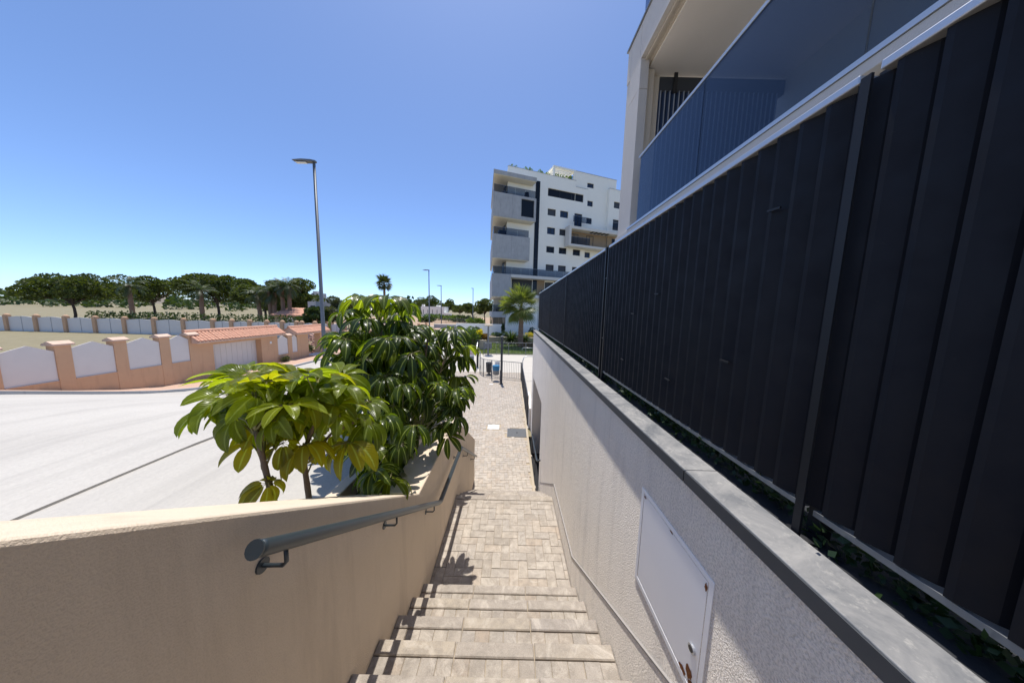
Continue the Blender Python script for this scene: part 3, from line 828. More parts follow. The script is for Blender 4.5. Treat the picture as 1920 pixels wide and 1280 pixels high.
# recessed terrace back wall
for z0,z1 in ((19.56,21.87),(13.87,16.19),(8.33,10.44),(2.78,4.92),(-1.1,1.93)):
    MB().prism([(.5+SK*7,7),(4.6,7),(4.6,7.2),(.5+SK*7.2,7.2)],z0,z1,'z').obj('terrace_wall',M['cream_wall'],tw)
    MB().box(2.45,2.5,2.0,3.2,z0,z0+2.0).obj('terrace_door',M['frame_dark'],tw)
# balustrades
def balus(s0,s1,z0,z1,d,n,side=0.0):
    L_=(s1-s0)/n
    for i in range(n):
        MB().box(s0+i*L_+.01,s0+(i+1)*L_-.01,d,d+.02,z0,z1).obj('glass_panel',M['glass_far'],tw)
    MB().box(s0,s1,d-.01,d+.03,z1+.002,z1+.04).obj('top_rail',M['grey_metal'],tw)
    if side:
        q=[(s0+SK*0,d),(s0+.02,d),(s0+.02+SK*side,d+side),(s0+SK*side,d+side)]
        MB().prism(q,z0,z1,'z').obj('glass_panel',M['glass_far'],tw)
balus(.08,6.5,19.56,20.56,.08,4,12); balus(.1,5.6,13.87,14.83,.08,3,12); balus(.1,13.3,8.35,9.34,.08,9,12); balus(0,2.25,2.78,3.75,.08,2,12)
balus(0,2.2,.75,1.9,.08,2,8); balus(13.3,16.7,17.3,18.18,.35,3); balus(21.0,23.5,17.3,18.13,.3,2); balus(12.95,16.5,13.82,14.95,.2,3); balus(8.0,12.8,5.46,6.3,.25,4)
# framed bay on the right
for a in ((12.5,24.5,.0,D0-.22,16.12,16.56),(12.5,24.5,0,D0-.22,13.46,13.8),(12.5,12.9,0,D0-.22,13.802,16.118)):
    MB().box(*a).obj('bay_frame',M['concrete_white'],tw,bevel=.02)
MB().box(12.92,20.7,D0-.16,D0-.02,13.81,16.11).obj('bay_cladding',M['brown_stone'],tw)
MB().box(20.72,24.5,D0-.36,D0-.21,13.81,16.11).obj('bay_cladding',M['brown_stone'],tw)
for a,b in ((13.4,15.0),(16.6,18.0),(21.7,23.0)):
    window(tw,a,b,13.9,15.75,D0-.16 if a<20 else D0-.37,'pane',1)
for k in range(5): MB().box(16.9+k*.75,17.25+k*.75,.05,.9,16.03,16.118).obj('soffit_slot',M['frame_dark'],tw)
# pergola
pg=MB()
for s_ in (10.25,13.95):
    for d in (1.7,5.4): pg.box(s_-.13,s_+.13,d-.13,d+.13,24.06,25.4)
for d in (1.7,5.4): pg.box(10.1,14.1,d-.15,d+.15,25.402,25.66)
for s_ in (10.25,13.95): pg.box(s_-.14,s_+.14,1.86,5.24,25.402,25.65)
po=pg.obj('pergola',M['white_wall'],tw)
for k in range(8): MB().box(10.4,13.8,2.1+k*.42,2.2+k*.42,25.43,25.62).obj('pergola_slat',M['white_wall'],po)
rr=random.Random(5)
def tufts(mb,c,rad,n,size,rr,flat=1.0,shell=.55,up=.2):
    c=Vector(c)
    for k in range(n):
        while True:
            p=Vector((rr.uniform(-1,1),rr.uniform(-1,1),rr.uniform(-1,1)))
            if 0.05<p.length<1: break
        rr_=p.length; p=p.normalized()*(shell+(1-shell)*rr_)
        q=c+Vector((p.x*rad[0],p.y*rad[1],p.z*rad[2]))
        d=(p*.7+Vector((rr.uniform(-1,1),rr.uniform(-1,1),rr.uniform(-1,1)+up))).normalized()
        t=d.cross(Vector((rr.uniform(-1,1),rr.uniform(-1,1),rr.uniform(-1,1)))).normalized()
        s_=size*rr.uniform(.6,1.4)
        mb.add([q-t*s_*.35,q+d*s_*.5-t*s_*.5,q+d*s_,q+d*s_*.5+t*s_*.5],[(0,1,2,3)])
rp=MB()
for s_ in (3.3,3.9,5.6,6.2,6.4,7.9,8.3,9.3): tufts(rp,(s_,D0+.5,24.25),(.35,.3,.25+rr.uniform(0,.2)),60,.16,rr,shell=.2)
for s_ in (11,12,13,13.6): tufts(rp,(s_,2.2,24.4),(.5,.4,.5),90,.18,rr,shell=.2)
rp.obj('roof_plants',M['bush'],tw,recalc=False)

MB().box(1.5,2.3,.5,1.0,19.95,20.02).obj('balcony_table',M['sign_white'],tw)
MB().box(1.6,2.2,.6,.9,19.56,19.94).obj('table_leg',M['lamp_metal'],tw)
MB().lathe([(.1,0),(.3,.05),(.36,.5),(.3,.9),(.05,1.0)],(5.35,.7,19.56),14).obj('hanging_chair',M['frame_dark'],tw)
MB().box(1.1,2.2,.5,1.1,13.87,14.6).obj('balcony_sofa',M['pane_blue'],tw)
MB().box(1.0,2.0,.5,1.1,2.78,3.4).obj('balcony_sofa',M['frame_dark'],tw)

# ============================================================ UMBRELLA PLANTS
def leaflet(mb,base,az,L_,W,e0,e1,rr,fold=.25,stalk=.05,n=7):
    """one leaflet: stalk from base, blade bending from elevation e0 to e1"""
    h=Vector((math.cos(az),math.sin(az),0)); side=Vector((-math.sin(az),math.cos(az),0))
    p=Vector(base)+h*stalk*math.cos(e0*.5)+Vector((0,0,1))*stalk*math.sin(e0*.5)
    tw_=rr.uniform(-.35,.35); pts=[]; 
    for i in range(n+1):
        t=i/n; e=e0+(e1-e0)*min(1,t*1.25)**.8
        d=h*math.cos(e)+Vector((0,0,math.sin(e)))
        up=(-h*math.sin(e)+Vector((0,0,math.cos(e))))
        wv=W*.5*(math.sin(PI*min(1,(t*.93+.03))**.85)**.8)*(1 if t<.98 else .15)
        sd=(side*math.cos(tw_)+up*math.sin(tw_)); nu=up*math.cos(tw_)-side*math.sin(tw_)
        wave=math.sin(t*9+az*3)*.006
        pts.append((p-sd*wv+nu*(wv*fold+wave),p.copy(),p+sd*wv+nu*(wv*fold-wave)))
        p=p+d*(L_/n)
    V=[q for tr_ in pts for q in tr_]; F=[]; UV=[]
    for i in range(n):
        a=i*3; v0,v1=i/n,(i+1)/n
        F+= [(a,a+1,a+4,a+3),(a+1,a+2,a+5,a+4)]
        UV+=[[(0,v0),(.5,v0),(.5,v1),(0,v1)],[(.5,v0),(1,v0),(1,v1),(.5,v1)]]
    mb.add(V,F,0,UV)
    b=Vector(base); q=pts[0][1]; s_=side*.008
    u_=Vector((0,0,.008))
    mb.add([b-s_,b+s_,q+s_,q-s_,b-u_,b+u_,q+u_,q-u_],[(0,1,2,3),(4,5,6,7)],1)

def leaf_variant(seed,mat,droop,nl,L_):
    rr=random.Random(seed); mb=MB()
    for i in range(nl):
        az=2*PI*i/nl+rr.uniform(-.16,.16); s_=rr.uniform(.78,1.08)
        e0=droop[0]+rr.uniform(-.15,.15); e1=droop[1]+rr.uniform(-.18,.18)
        leaflet(mb,(0,0,0),az,L_*s_,L_*(.34 if mat=='leaf_dark' else .42)*s_*rr.uniform(.85,1.1),e0,e1,rr,rr.uniform(.15,.4),.13+.07*rr.random())
    return mb.mesh('leaf',[M[mat],M['stem']],smooth=True)
LV={}
for mat in ('leaf_dark','leaf_light'):
    LV[mat,'up']=[leaf_variant(k,mat,(.15,-.75),(9,10,8)[k%3],1.0) for k in range(4)]
    LV[mat,'umb']=[leaf_variant(20+k,mat,(.0,-1.25),(10,11,9)[k%3],1.0) for k in range(5)]
    LV[mat,'hang']=[leaf_variant(40+k,mat,(-.45,-1.45),(8,9,10)[k%3],1.0) for k in range(5)]
for v in LV.values():
    for me in v:
        # petiolule thickness is in unit-leaf space; fine at this scale
        pass
M['leaf_old']=leaf_mat('umbrella_leaf_old',(.17,.17,.011),(.23,.205,.013),(.30,.22,.015),.55)
LV['leaf_light','old']=[leaf_variant(60+k,'leaf_old',(-.45,-1.4),(7,8,9)[k%3],1.0) for k in range(4)]
class Plant:
    def __init__(s,name,label,base,mat,seed):
        s.root=thing(name,label,'plant',loc=base); s.base=Vector(base); s.mat=mat; s.rr=random.Random(seed); s.pet=MB(); s.nodes=[]
    def trunk(s,pts,r0,r1):
        P=[Vector(p) for p in pts]; n=len(P); rs_=[r0+(r1-r0)*i/(n-1) for i in range(n)]
        Q=[];RS=[]
        for i in range(n-1):
            for k in range(6):
                t=k/6; Q.append(P[i].lerp(P[i+1],t)-s.base); RS.append((rs_[i]+(rs_[i+1]-rs_[i])*t)*(1.06 if k%2 else .97))
        Q.append(P[-1]-s.base); RS.append(rs_[-1])
        MB().tube(Q,RS,10).obj('stem',M['bark'],s.root,smooth=True)
        for i in range(len(Q)): 
            if i>len(Q)*.45: s.nodes.append(Q[i]+s.base)
    def leaf(s,p,size,kind='umb',petiole=True,tilt=.25):
        rr=s.rr; p=Vector(p)
        o=link('leaf',rr.choice(LV[s.mat,kind]),s.root)
        o.location=p-s.base; sc_=size*rr.uniform(.92,1.08); o.scale=(sc_,sc_,sc_)
        o.rotation_euler=(rr.uniform(-tilt,tilt),rr.uniform(-tilt,tilt),rr.uniform(0,6.28))
        if petiole and s.nodes:
            low=[q for q in s.nodes if q.z<p.z+.05] or s.nodes
            q=min(low,key=lambda q:(q-p).length+max(0,(q.z-p.z+.12))*1.5)
            m=(p+q)/2+Vector((0,0,.04))
            MB().tube([q-p,m-p,Vector((0,0,0))],[.006,.0045,.0035],6).obj('petiole',M['stem'],s.root,smooth=True).location=p-s.base
    def done(s):
        pass

# big dark plant over the landing
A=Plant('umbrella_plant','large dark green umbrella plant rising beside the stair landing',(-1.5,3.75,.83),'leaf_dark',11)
A.trunk([(-1.5,3.75,.8),(-1.62,3.72,1.5),(-1.75,3.65,2.2),(-1.8,3.6,2.75)],.035,.014)
A.trunk([(-1.42,3.7,.8),(-1.3,3.6,1.5),(-1.18,3.5,2.1),(-1.1,3.45,2.5)],.03,.012)
A.trunk([(-1.5,3.8,.8),(-1.9,3.8,1.4),(-2.15,3.7,2.0),(-2.2,3.6,2.5)],.03,.012)
A.trunk([(-1.45,3.9,.8),(-1.3,4.1,1.5),(-1.05,4.1,2.1)],.025,.012)
A.trunk([(-1.35,3.5,.8),(-1.25,3.0,1.2),(-1.15,2.7,1.55)],.022,.01)
for px,py,Y,sz,kd in ((682,560,3.6,.36,'umb'),(726,558,3.5,.38,'umb'),(762,572,3.7,.34,'umb'),(686,598,3.2,.32,'umb'),(648,585,3.8,.34,'umb'),(632,622,3.4,.27,'hang'),
   (779,612,3.6,.34,'umb'),(811,616,4.5,.39,'hang'),(848,616,4.5,.40,'umb'),(836,637,4.6,.42,'umb'),(771,663,2.8,.33,'hang'),(722,704,2.6,.28,'umb'),
   (684,671,2.9,.31,'hang'),(655,690,3.1,.30,'hang'),(776,796,2.2,.26,'hang'),(713,779,2.1,.24,'umb'),(702,882,2.0,.22,'umb'),(836,690,4.7,.38,'hang'),(866,668,4.7,.36,'hang'),
   (742,632,3.1,.32,'umb'),(712,640,3.2,.32,'umb'),(800,690,3.4,.32,'hang'),(856,705,4.5,.34,'hang'),(824,745,3.05,.23,'hang'),(846,758,3.02,.20,'hang'),(757,720,2.6,.27,'hang'),(735,760,2.5,.26,'hang'),(790,740,2.9,.27,'hang'),
   (700,575,4.1,.36,'umb'),(745,590,4.0,.36,'umb'),(800,645,3.9,.34,'umb'),(872,650,4.8,.36,'umb'),(618,660,3.6,.26,'hang'),(866,720,4.6,.32,'hang'),(842,790,3.05,.17,'hang'),(858,740,4.7,.32,'hang'),(750,830,2.3,.24,'hang'),(730,900,2.1,.2,'umb')):
    A.leaf(at(px,py,Y),sz,kd,tilt=.3)
for k in range(15):
    A.leaf((-1.12-.06*(k%3),2.62+k*.125,1.72+.13*(k%4)),.235,'umb' if k%2 else 'hang')
for x,y,z in ((-.70,2.98,1.78),(-.76,2.88,1.58),(-.64,3.04,1.97),(-.80,3.08,1.88),(-.69,2.80,1.52),(-.62,2.90,1.70),(-.84,2.98,2.05),(-.66,3.14,1.86)):
    A.leaf((x,y,z),.24,'umb',tilt=.5)
rr=random.Random(21)
for k in range(210):
    px=rr.uniform(645,875); py=rr.uniform(585,900)
    lim=600+max(0,(abs(px-730)-40))*.45
    if py<lim or (px>815 and py>770) or (px<690 and py>720): continue
    Y=rr.uniform(2.7,4.5) if py<760 else rr.uniform(2.3,3.4)
    if px>790: Y=rr.uniform(4.0,5.0)
    p=at(px,py,Y)
    if p.z<.95 or (p.x>-1.18 and Y<4.5) or p.x>-.9: continue
    A.leaf(p,rr.uniform(.26,.36),rr.choice(('umb','hang','hang')),tilt=.35)
A.done()
# light green plants nearer the camera
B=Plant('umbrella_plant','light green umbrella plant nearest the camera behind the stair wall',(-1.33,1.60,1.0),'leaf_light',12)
B.trunk([(-1.33,1.60,.98),(-1.29,1.61,1.5),(-1.33,1.62,1.95),(-1.24,1.66,2.22)],.021,.012)
B.trunk([(-1.32,1.62,1.9),(-1.2,1.7,2.05),(-1.06,1.75,2.12)],.010,.006)
for px,py,Y,sz,kd in ((626,758,1.72,.20,'up'),(652,828,1.72,.255,'old'),(596,714,1.75,.21,'up'),(571,832,1.55,.22,'old'),(570,760,1.62,.20,'umb'),(560,705,1.9,.23,'up'),(612,735,2.05,.21,'umb'),(640,704,2.1,.22,'up'),
    (545,735,1.7,.20,'up'),(668,775,1.9,.21,'umb'),(690,790,1.85,.22,'hang'),(585,735,1.68,.18,'up'),(612,700,1.95,.22,'up'),(655,742,2.0,.2,'up'),(598,770,1.85,.19,'umb'),(560,785,1.7,.19,'umb'),(632,778,1.66,.17,'umb'),(575,708,1.6,.17,'up'),(640,725,1.8,.19,'up'),(690,752,2.05,.2,'up'),(620,812,1.9,.18,'umb')):
    B.leaf(at(px,py,Y),sz,kd,tilt=.55)
B.done()
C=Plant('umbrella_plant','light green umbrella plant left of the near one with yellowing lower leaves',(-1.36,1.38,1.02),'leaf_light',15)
C.trunk([(-1.36,1.38,1.0),(-1.30,1.40,1.6),(-1.36,1.40,1.95),(-1.42,1.42,2.2)],.020,.012)
for px,py,Y,sz,kd in ((520,785,1.5,.20,'umb'),(500,715,1.55,.20,'up'),(525,705,1.75,.21,'up'),(480,740,1.45,.19,'umb'),(500,905,1.35,.16,'old'),(535,760,1.45,.18,'up'),(455,725,1.5,.2,'up'),(440,780,1.45,.19,'umb'),(470,700,1.8,.21,'up'),
    (490,800,1.55,.19,'old'),(460,765,1.6,.2,'umb'),(425,740,1.6,.2,'up'),(500,755,1.65,.19,'umb'),(520,730,1.6,.18,'up'),(480,712,1.65,.19,'up'),(545,700,1.9,.2,'up'),(505,775,1.8,.2,'umb'),(540,800,1.65,.18,'umb'),(405,765,1.55,.19,'umb'),(445,705,1.75,.2,'up'),(530,830,1.5,.17,'old'),(470,830,1.5,.17,'old')):
    C.leaf(at(px,py,Y),sz,kd,tilt=.55)
C.done()

# ============================================================ PLAZA FURNITURE
o=thing('signal_post','slim dark square post standing alone on the plaza paving','post',loc=(-.545,14.43,PZ))
MB().box(-.06,.06,-.06,.06,0,2.63).obj('shaft',M['dark_metal'],o,bevel=.006)
MB().box(-.068,.068,-.068,.068,2.632,2.66).obj('cap',M['alu'],o)
MB().box(-.11,.11,-.11,.11,0.0,.012).obj('base_plate',M['dark_metal'],o)
o=thing('litter_bin','black cylindrical litter bin behind the curved railing','bin',loc=(-1.40,16.45,PZ))
MB().lathe([(.17,0),(.17,.03),(.06,.05),(.06,.16),(.17,.18),(.19,.60),(.19,.66)],(0,0,0),20).obj('body',M['black'],o,smooth=False)
MB().lathe([(.20,.70),(.215,.72),(.18,.80),(.05,.83)],(0,0,0),20).obj('lid',M['black'],o)
for s_ in (-1,1): MB().beam((s_*.17,0,.64),(s_*.17,0,.74),.02,.02).obj('lid_support',M['black'],o)
o=thing('litter_bin','blue topped litter bin hung on a metal stand in front of the railing','bin',loc=(-.875,15.05,PZ))
MB().lathe([(.15,.36),(.175,.40),(.19,.62)],(0,0,0),20).obj('body',M['grey_metal'],o)
MB().lathe([(.192,.622),(.20,.64),(.215,.86),(.205,.90),(.17,.91)],(0,0,0),20).obj('lid',M['blue_plastic'],o)
for s_ in (-1,1):
    MB().tube([(s_*.235,-.1,0),(s_*.235,0,.45),(s_*.225,0,.62)],.017,8).obj('stand_leg',M['grey_metal'],o)
    MB().tube([(s_*.235,.1,0),(s_*.235,0,.45)],.017,8).obj('stand_leg',M['grey_metal'],o)
MB().tube([(-.235,-.05,.2),(.235,-.05,.2)],.011,8).obj('stand_bar',M['grey_metal'],o)

def railing(name,label,pts,h_,mat,step=.11,thick=.008,post_every=1.5,zb=PZ,z_off=.08):
    rt=thing(name,label,'railing')
    P=[Vector((x,y,0)) for x,y in pts]
    top=MB(); bar_me=MB().box(-thick,thick,-thick,thick,0,h_-z_off-.02).mesh('bar',M[mat])
    MB().tube([(p.x,p.y,zb+h_) for p in P],.02,8).obj('top_rail',M[mat],rt)
    MB().tube([(p.x,p.y,zb+z_off) for p in P],.014,8).obj('bottom_rail',M[mat],rt)
    pm=MB().box(-.022,.022,-.022,.022,0,h_+.02).mesh('post',M[mat])
    acc=0; last=-9
    for a,b in zip(P,P[1:]):
        L_=(b-a).length; n=max(1,int(L_/step))
        for i in range(n):
            q=a.lerp(b,(i+.5)/n); o=link('bar',bar_me,rt); o.location=(q.x,q.y,zb+z_off)
        m=max(1,round(L_/post_every))
        for i in range(m+1):
            q=a.lerp(b,i/m)
            if i==0 and a is not P[0]: continue
            o=link('post',pm,rt); o.location=(q.x,q.y,zb)
    return rt
railing('railing','curved grey bar railing across the plaza behind the bins',[(-2.3,19.3),(-2.12,17.6),(-2.0,16.7),(-1.72,16.15),(-1.2,15.82),(.58,15.28)],1.05,'lamp_metal',.105,.007)
railing('railing','dark bar railing running along the right edge of the plaza',[(.60,15.25),(.62,9.2)],1.02,'dark_metal',.075,.009)
railing('railing','thin grey bar railing in front of the lawn',[(-2.6,24.4),(-.3,24.55),(4.5,24.8)],1.1,'lamp_metal',.13,.008)
o=thing('gate_post','tall black gate post at the left end of the curved railing','post',loc=(-2.42,18.7,PZ))
MB().box(-.07,.07,-.05,.05,0,1.95).obj('shaft',M['black'],o)
MB().beam((.0,0,1.8),(.05,-1.2,1.2),.03,.05).obj('brace',M['alu'],o)
o=thing('notice_board','low notice board with red and pale rows left of the gate post','sign',loc=(-3.15,19.6,PZ))
for s_ in (-.32,.32): MB().box(s_-.02,s_+.02,-.02,.02,0,1.0).obj('leg',M['lamp_metal'],o)
MB().box(-.36,.36,-.045,-.021,.25,1.05).obj('board',M['sign_white'],o)
for k in range(3): MB().box(-.33,.33,-.052,-.046,.98-k*.12,1.02-k*.12).obj('red_row',M['sign_red'],o)
MB().box(-.33,.33,-.052,-.046,.30,.60).obj('grey_field',M['lamp_metal'],o)
tag(MB().box(-.98,-.70,15.68,15.695,PZ+.78,PZ+1.0).obj('sign_plate',M['sign_white']),'small white plate fixed to the curved railing','sign')
# round topped hoop by the end of the railing
o=thing('hand_hoop','bent pale steel tube hoop at the right end of the curved railing','railing')
MB().tube([(.66,15.35,PZ),(.66,15.35,PZ+1.15),(.72,15.4,PZ+1.33),(.9,15.5,PZ+1.4),(1.25,15.6,PZ+1.38),(1.6,15.6,PZ+1.0),(1.7,15.6,PZ)],.024,10).obj('tube',M['alu'],o,smooth=True)
o=thing('hand_hoop','low pale steel tube hoop at the edge of the lawn','railing')
MB().tube([(1.0,25.6,PZ),(1.0,25.6,PZ+.42),(1.12,25.6,PZ+.52),(2.6,25.6,PZ+.52),(2.7,25.6,PZ)],.025,10).obj('tube',M['alu'],o,smooth=True)

# lamp with disc head in the garden
P0=onz(915,665,PZ)
o=thing('garden_lamp','garden lamp post with flat disc head beside the lawn','lamp',loc=(P0.x,P0.y,PZ))
MB().tube([(0,0,0),(0,0,2.62)],.075,12).obj('pole',M['lamp_metal'],o)
MB().lathe([(.05,2.62),(.42,2.66),(.44,2.72),(.38,2.78),(.05,2.82)],(0,0,0),20).obj('disc_head',M['bush'],o) if False else MB().lathe([(.05,2.62),(.40,2.66),(.42,2.70),(.36,2.75),(.05,2.78)],(0,0,0),20).obj('disc_head',M['stone_planter'],o)
MB().box(-.34,.30,.10,.40,.55,1.05).obj('control_box',M['lamp_metal'],o)

# lawn, planters
tag(MB().add([(-3.2,24.8,PZ-.002),(14,24.9,PZ-.002),(14,33.4,PZ-.002),(-3.2,33.2,PZ-.002)],[(0,1,2,3)]).obj('lawn',M['lawn']),kind='structure')
gm=MB(); rr=random.Random(9)
for k in range(9000):
    x=rr.uniform(-3.1,9); y=rr.uniform(24.9,33); h_=rr.uniform(.05,.12); a=rr.uniform(0,6.28); dx,dy=math.cos(a)*.025,math.sin(a)*.025
    gm.add([(x-dx,y-dy,PZ),(x+dx,y+dy,PZ),(x+rr.uniform(-.03,.03),y+rr.uniform(-.03,.03),PZ+h_)],[(0,1,2)])
tag(gm.obj('grass',M['grass'],recalc=False),'short green grass of the lawn behind the railing','grass',kind='stuff')
pl=thing('stone_planter','long beige stone planter behind the lawn','planter')
for k in range(10): MB().box(-3.0+k*1.45,-3.0+(k+1)*1.45-.012,33.6,34.2,PZ,PZ+.72).obj('stone_block',M['stone_planter'],pl,bevel=.02)
MB().box(-3,11.5,34.2,37.6,PZ,PZ+.6).obj('planting_bed',M['soil'],pl)
q=at(898,643,27.5)
pl2=thing('stone_planter','raised beige stone planter with yellow plants by the gate','planter',loc=(q.x,27.5,PZ))
for k,(a,b) in enumerate(((-.75,-.01),(.01,.8))): MB().box(a,b,-.3,-.06,0,.98).obj('stone_block',M['stone_planter'],pl2,bevel=.02)
MB().box(-.75,.8,-.055,1.2,0,.85).obj('planting_bed',M['soil'],pl2)
bw=MB().box(-8,16,37.9,38.15,PZ,1.0).obj('boundary_wall',M['white_wall'])
tag(bw,'white boundary wall behind the garden plants','wall')

def bush(name,label,c,rad,n,size,mat,seed,group=None,stem=True):
    rr=random.Random(seed); c=Vector(c)
    o=thing(name,label,'plant',group,loc=(c.x,c.y,c.z))
    m=MB()
    nb_=max(3,int(rad[0]*3))
    for k in range(nb_):
        cc=(rr.uniform(-.5,.5)*rad[0],rr.uniform(-.5,.5)*rad[1],rad[2]*rr.uniform(.7,1.2))
        tufts(m,cc,(rad[0]*.6,rad[1]*.6,rad[2]*.6),n//nb_,size,rr,shell=.35)
    m.obj('foliage',M[mat],o,recalc=False)
    if stem:
        b=MB()
        for k in range(4): b.tube([(rr.uniform(-.1,.1),rr.uniform(-.1,.1),-.05),(rr.uniform(-.4,.4)*rad[0],rr.uniform(-.4,.4)*rad[1],rad[2]*.9)],[.03,.012],6)
        b.obj('stem',M['bark'],o)
    return o
bz=PZ+.6
q=at(882,625,27); bush('shrub','tall leafy green shrub just right of the umbrella plant',(q.x,27,PZ),(1.1,.9,1.35),1300,.15,'bush',131)
q=at(893,625,31); bush('shrub','dark green shrub behind the raised stone planter',(q.x,31.5,PZ),(1.0,.8,1.2),900,.16,'tree_dark',132)
q=at(868,625,30); bush('shrub','low bright shrub half hidden by the umbrella plant',(q.x,30,PZ),(1.2,.9,.9),900,.16,'bush',133)
q=at(888,625,30); bush('shrub','rounded green shrub with yellow tips left of the garden lamp',(q.x,30,PZ),(1.0,.9,1.25),900,.16,'bush',31)
q=at(901,625,28); bush('croton','upright yellow leaved croton in the raised stone planter',(q.x-.1,28,PZ+.85),(.30,.3,.75),260,.17,'yellow_leaf',32)
q=at(903,625,28); bush('cordyline','reddish spiky plant in the raised stone planter',(q.x+.35,28.1,PZ+.85),(.5,.4,.38),260,.19,'red_leaf',33)
q=at(895,625,30); bush('shrub','small yellow green shrub beside the croton',(q.x,28.6,PZ+.85),(.4,.4,.45),240,.13,'yellow_leaf',39)
q=at(928,630,35); bush('shrub','low clipped green mound in the long stone planter',(q.x,35.2,bz),(.9,.6,.32),420,.11,'bush',34)
q=at(991,630,35); bush('croton','yellow flowering shrub right of the palm trunk',(q.x,35,bz),(.7,.5,.42),300,.14,'yellow_leaf',35)
q=at(996,618,36); bush('shrub','dark green shrub at the right end of the garden',(q.x+.2,36,bz),(.6,.5,.7),360,.16,'tree_dark',36)
q=at(943,600,36.5); bush('cypress_shrub','narrow dark upright shrub in front of the white boundary wall',(q.x,36.8,bz),(.32,.3,1.15),420,.14,'tree_dark',37)
q=at(990,652,29); bush('shrub','brown leafed low shrub in the shade at the lawn edge',(q.x,30,PZ),(1.2,.7,.30),420,.17,'red_leaf',38)
for k,px in enumerate((880,886,892)):
    pass

def spiky(name,label,loc,n,L_,mat,seed,w_=.05,emin=.2,emax=1.3,group=None):
    rr=random.Random(seed); o=thing(name,label,'plant',group,loc=loc); m=MB()
    for k in range(n):
        az=rr.uniform(0,6.28); e=rr.uniform(emin,emax); l=L_*rr.uniform(.75,1.1); h=Vector((math.cos(az),math.sin(az),0)); sd=Vector((-math.sin(az),math.cos(az),0))
        p=Vector((0,0,.1)); last=None
        for i in range(6):
            t=i/5; ww=w_*(1-t)**.6+.003
            cur=(p-sd*ww,p+sd*ww)
            if last: m.add([last[0],last[1],cur[1],cur[0]],[(0,1,2,3)])
            last=cur; ee=e-1.3*t*t; p=p+(h*math.cos(ee)+Vector((0,0,math.sin(ee))))*(l/5)
    m.obj('fronds',M[mat],o,recalc=False); return o
q=at(938,633,34.8); spiky('agave','pale spiky agave behind the slim dark post',(q.x,34.9,bz),26,1.0,'palm',41,.07)
q=at(948,633,34.8); spiky('agave','green arching agave left of the cycads',(q.x,35.3,bz),30,1.1,'palm',42,.06)
q=at(958,640,33); spiky('cycad','dark cycad at the foot of the palm on its left',(q.x,33.0,PZ+.05),110,2.0,'tree_dark',43,.11,.1,1.3)
q=at(984,640,33); spiky('cycad','dark cycad at the foot of the palm on its right',(q.x-.1,32.8,PZ+.05),90,1.8,'tree_dark',44,.11,.1,1.3)
# exercise machine
q=onz(936,655,PZ)
o=thing('exercise_machine','grey outdoor exercise machine on the lawn','machine',loc=(q.x,q.y,PZ))
MB().tube([(0,0,0),(0,0,.5),(-.3,0,.72)],.03,8).obj('frame',M['lamp_metal'],o)
MB().box(-.42,-.1,-.12,.12,.70,.76).obj('seat',M['lamp_metal'],o)
MB().tube([(0,0,.35),(.45,0,.42),(.5,0,.75)],.022,8).obj('lever',M['lamp_metal'],o)

# ============================================================ TREES
def fan_palm(name,label,base,trunk_h,r_trunk,crown,nf,seed,mat='palm',group=None,lean=0.0,skirt=True):
    rr=random.Random(seed); o=thing(name,label,'palm tree',group,loc=base)
    rings=[];rad=[]
    for i in range(25):
        t=i/24; rings.append((lean*t*t,0,trunk_h*t)); rad.append(r_trunk*(1.25-.35*t)*(1.08 if i%2 else .94))
    MB().tube(rings,rad,12).obj('trunk',M['palm_bark'],o)
    fan=MB(); n=15
    for k in range(n):
        a=-1.9+3.8*k/(n-1); d=Vector((math.cos(a),math.sin(a),0)); s_=Vector((-d.y,d.x,0)); l=.56*(1-.18*abs(a)/1.9)
        p1=d*l*.55+Vector((.58,0,0)); p0=Vector((.58,0,0)); p2=Vector((.58,0,0))+d*l+Vector((0,0,-.16*l))
        fan.add([p0,p1-s_*.024+Vector((0,0,-.01)),p2,p1+s_*.024+Vector((0,0,.012))],[(0,1,2,3)])
    fan.add([Vector((0,.012,0)),Vector((0,-.012,0)),Vector((.6,-.01,0)),Vector((.6,.01,0))],[(0,1,2,3)])
    fan_me=fan.mesh('frond',M[mat])
    for k in range(nf):
        az=rr.uniform(0,6.28); t=k/nf; e=1.45-2.35*t+rr.uniform(-.3,.3)
        f=link('frond',fan_me,o); s_=crown*rr.uniform(.7,1.12)
        f.scale=(s_,s_,s_); f.location=(lean,0,trunk_h+.1)
        f.rotation_mode='QUATERNION'
        from mathutils import Quaternion
        f.rotation_quaternion=Quaternion((0,0,1),az)@Quaternion((0,1,0),-e)@Quaternion((1,0,0),rr.uniform(-.5,.5))
    return o
q=at(976,640,30); fan_palm('fan_palm','stout fan palm in front of the white tower',(q.x,30,PZ),4.35,.25,2.3,88,51)
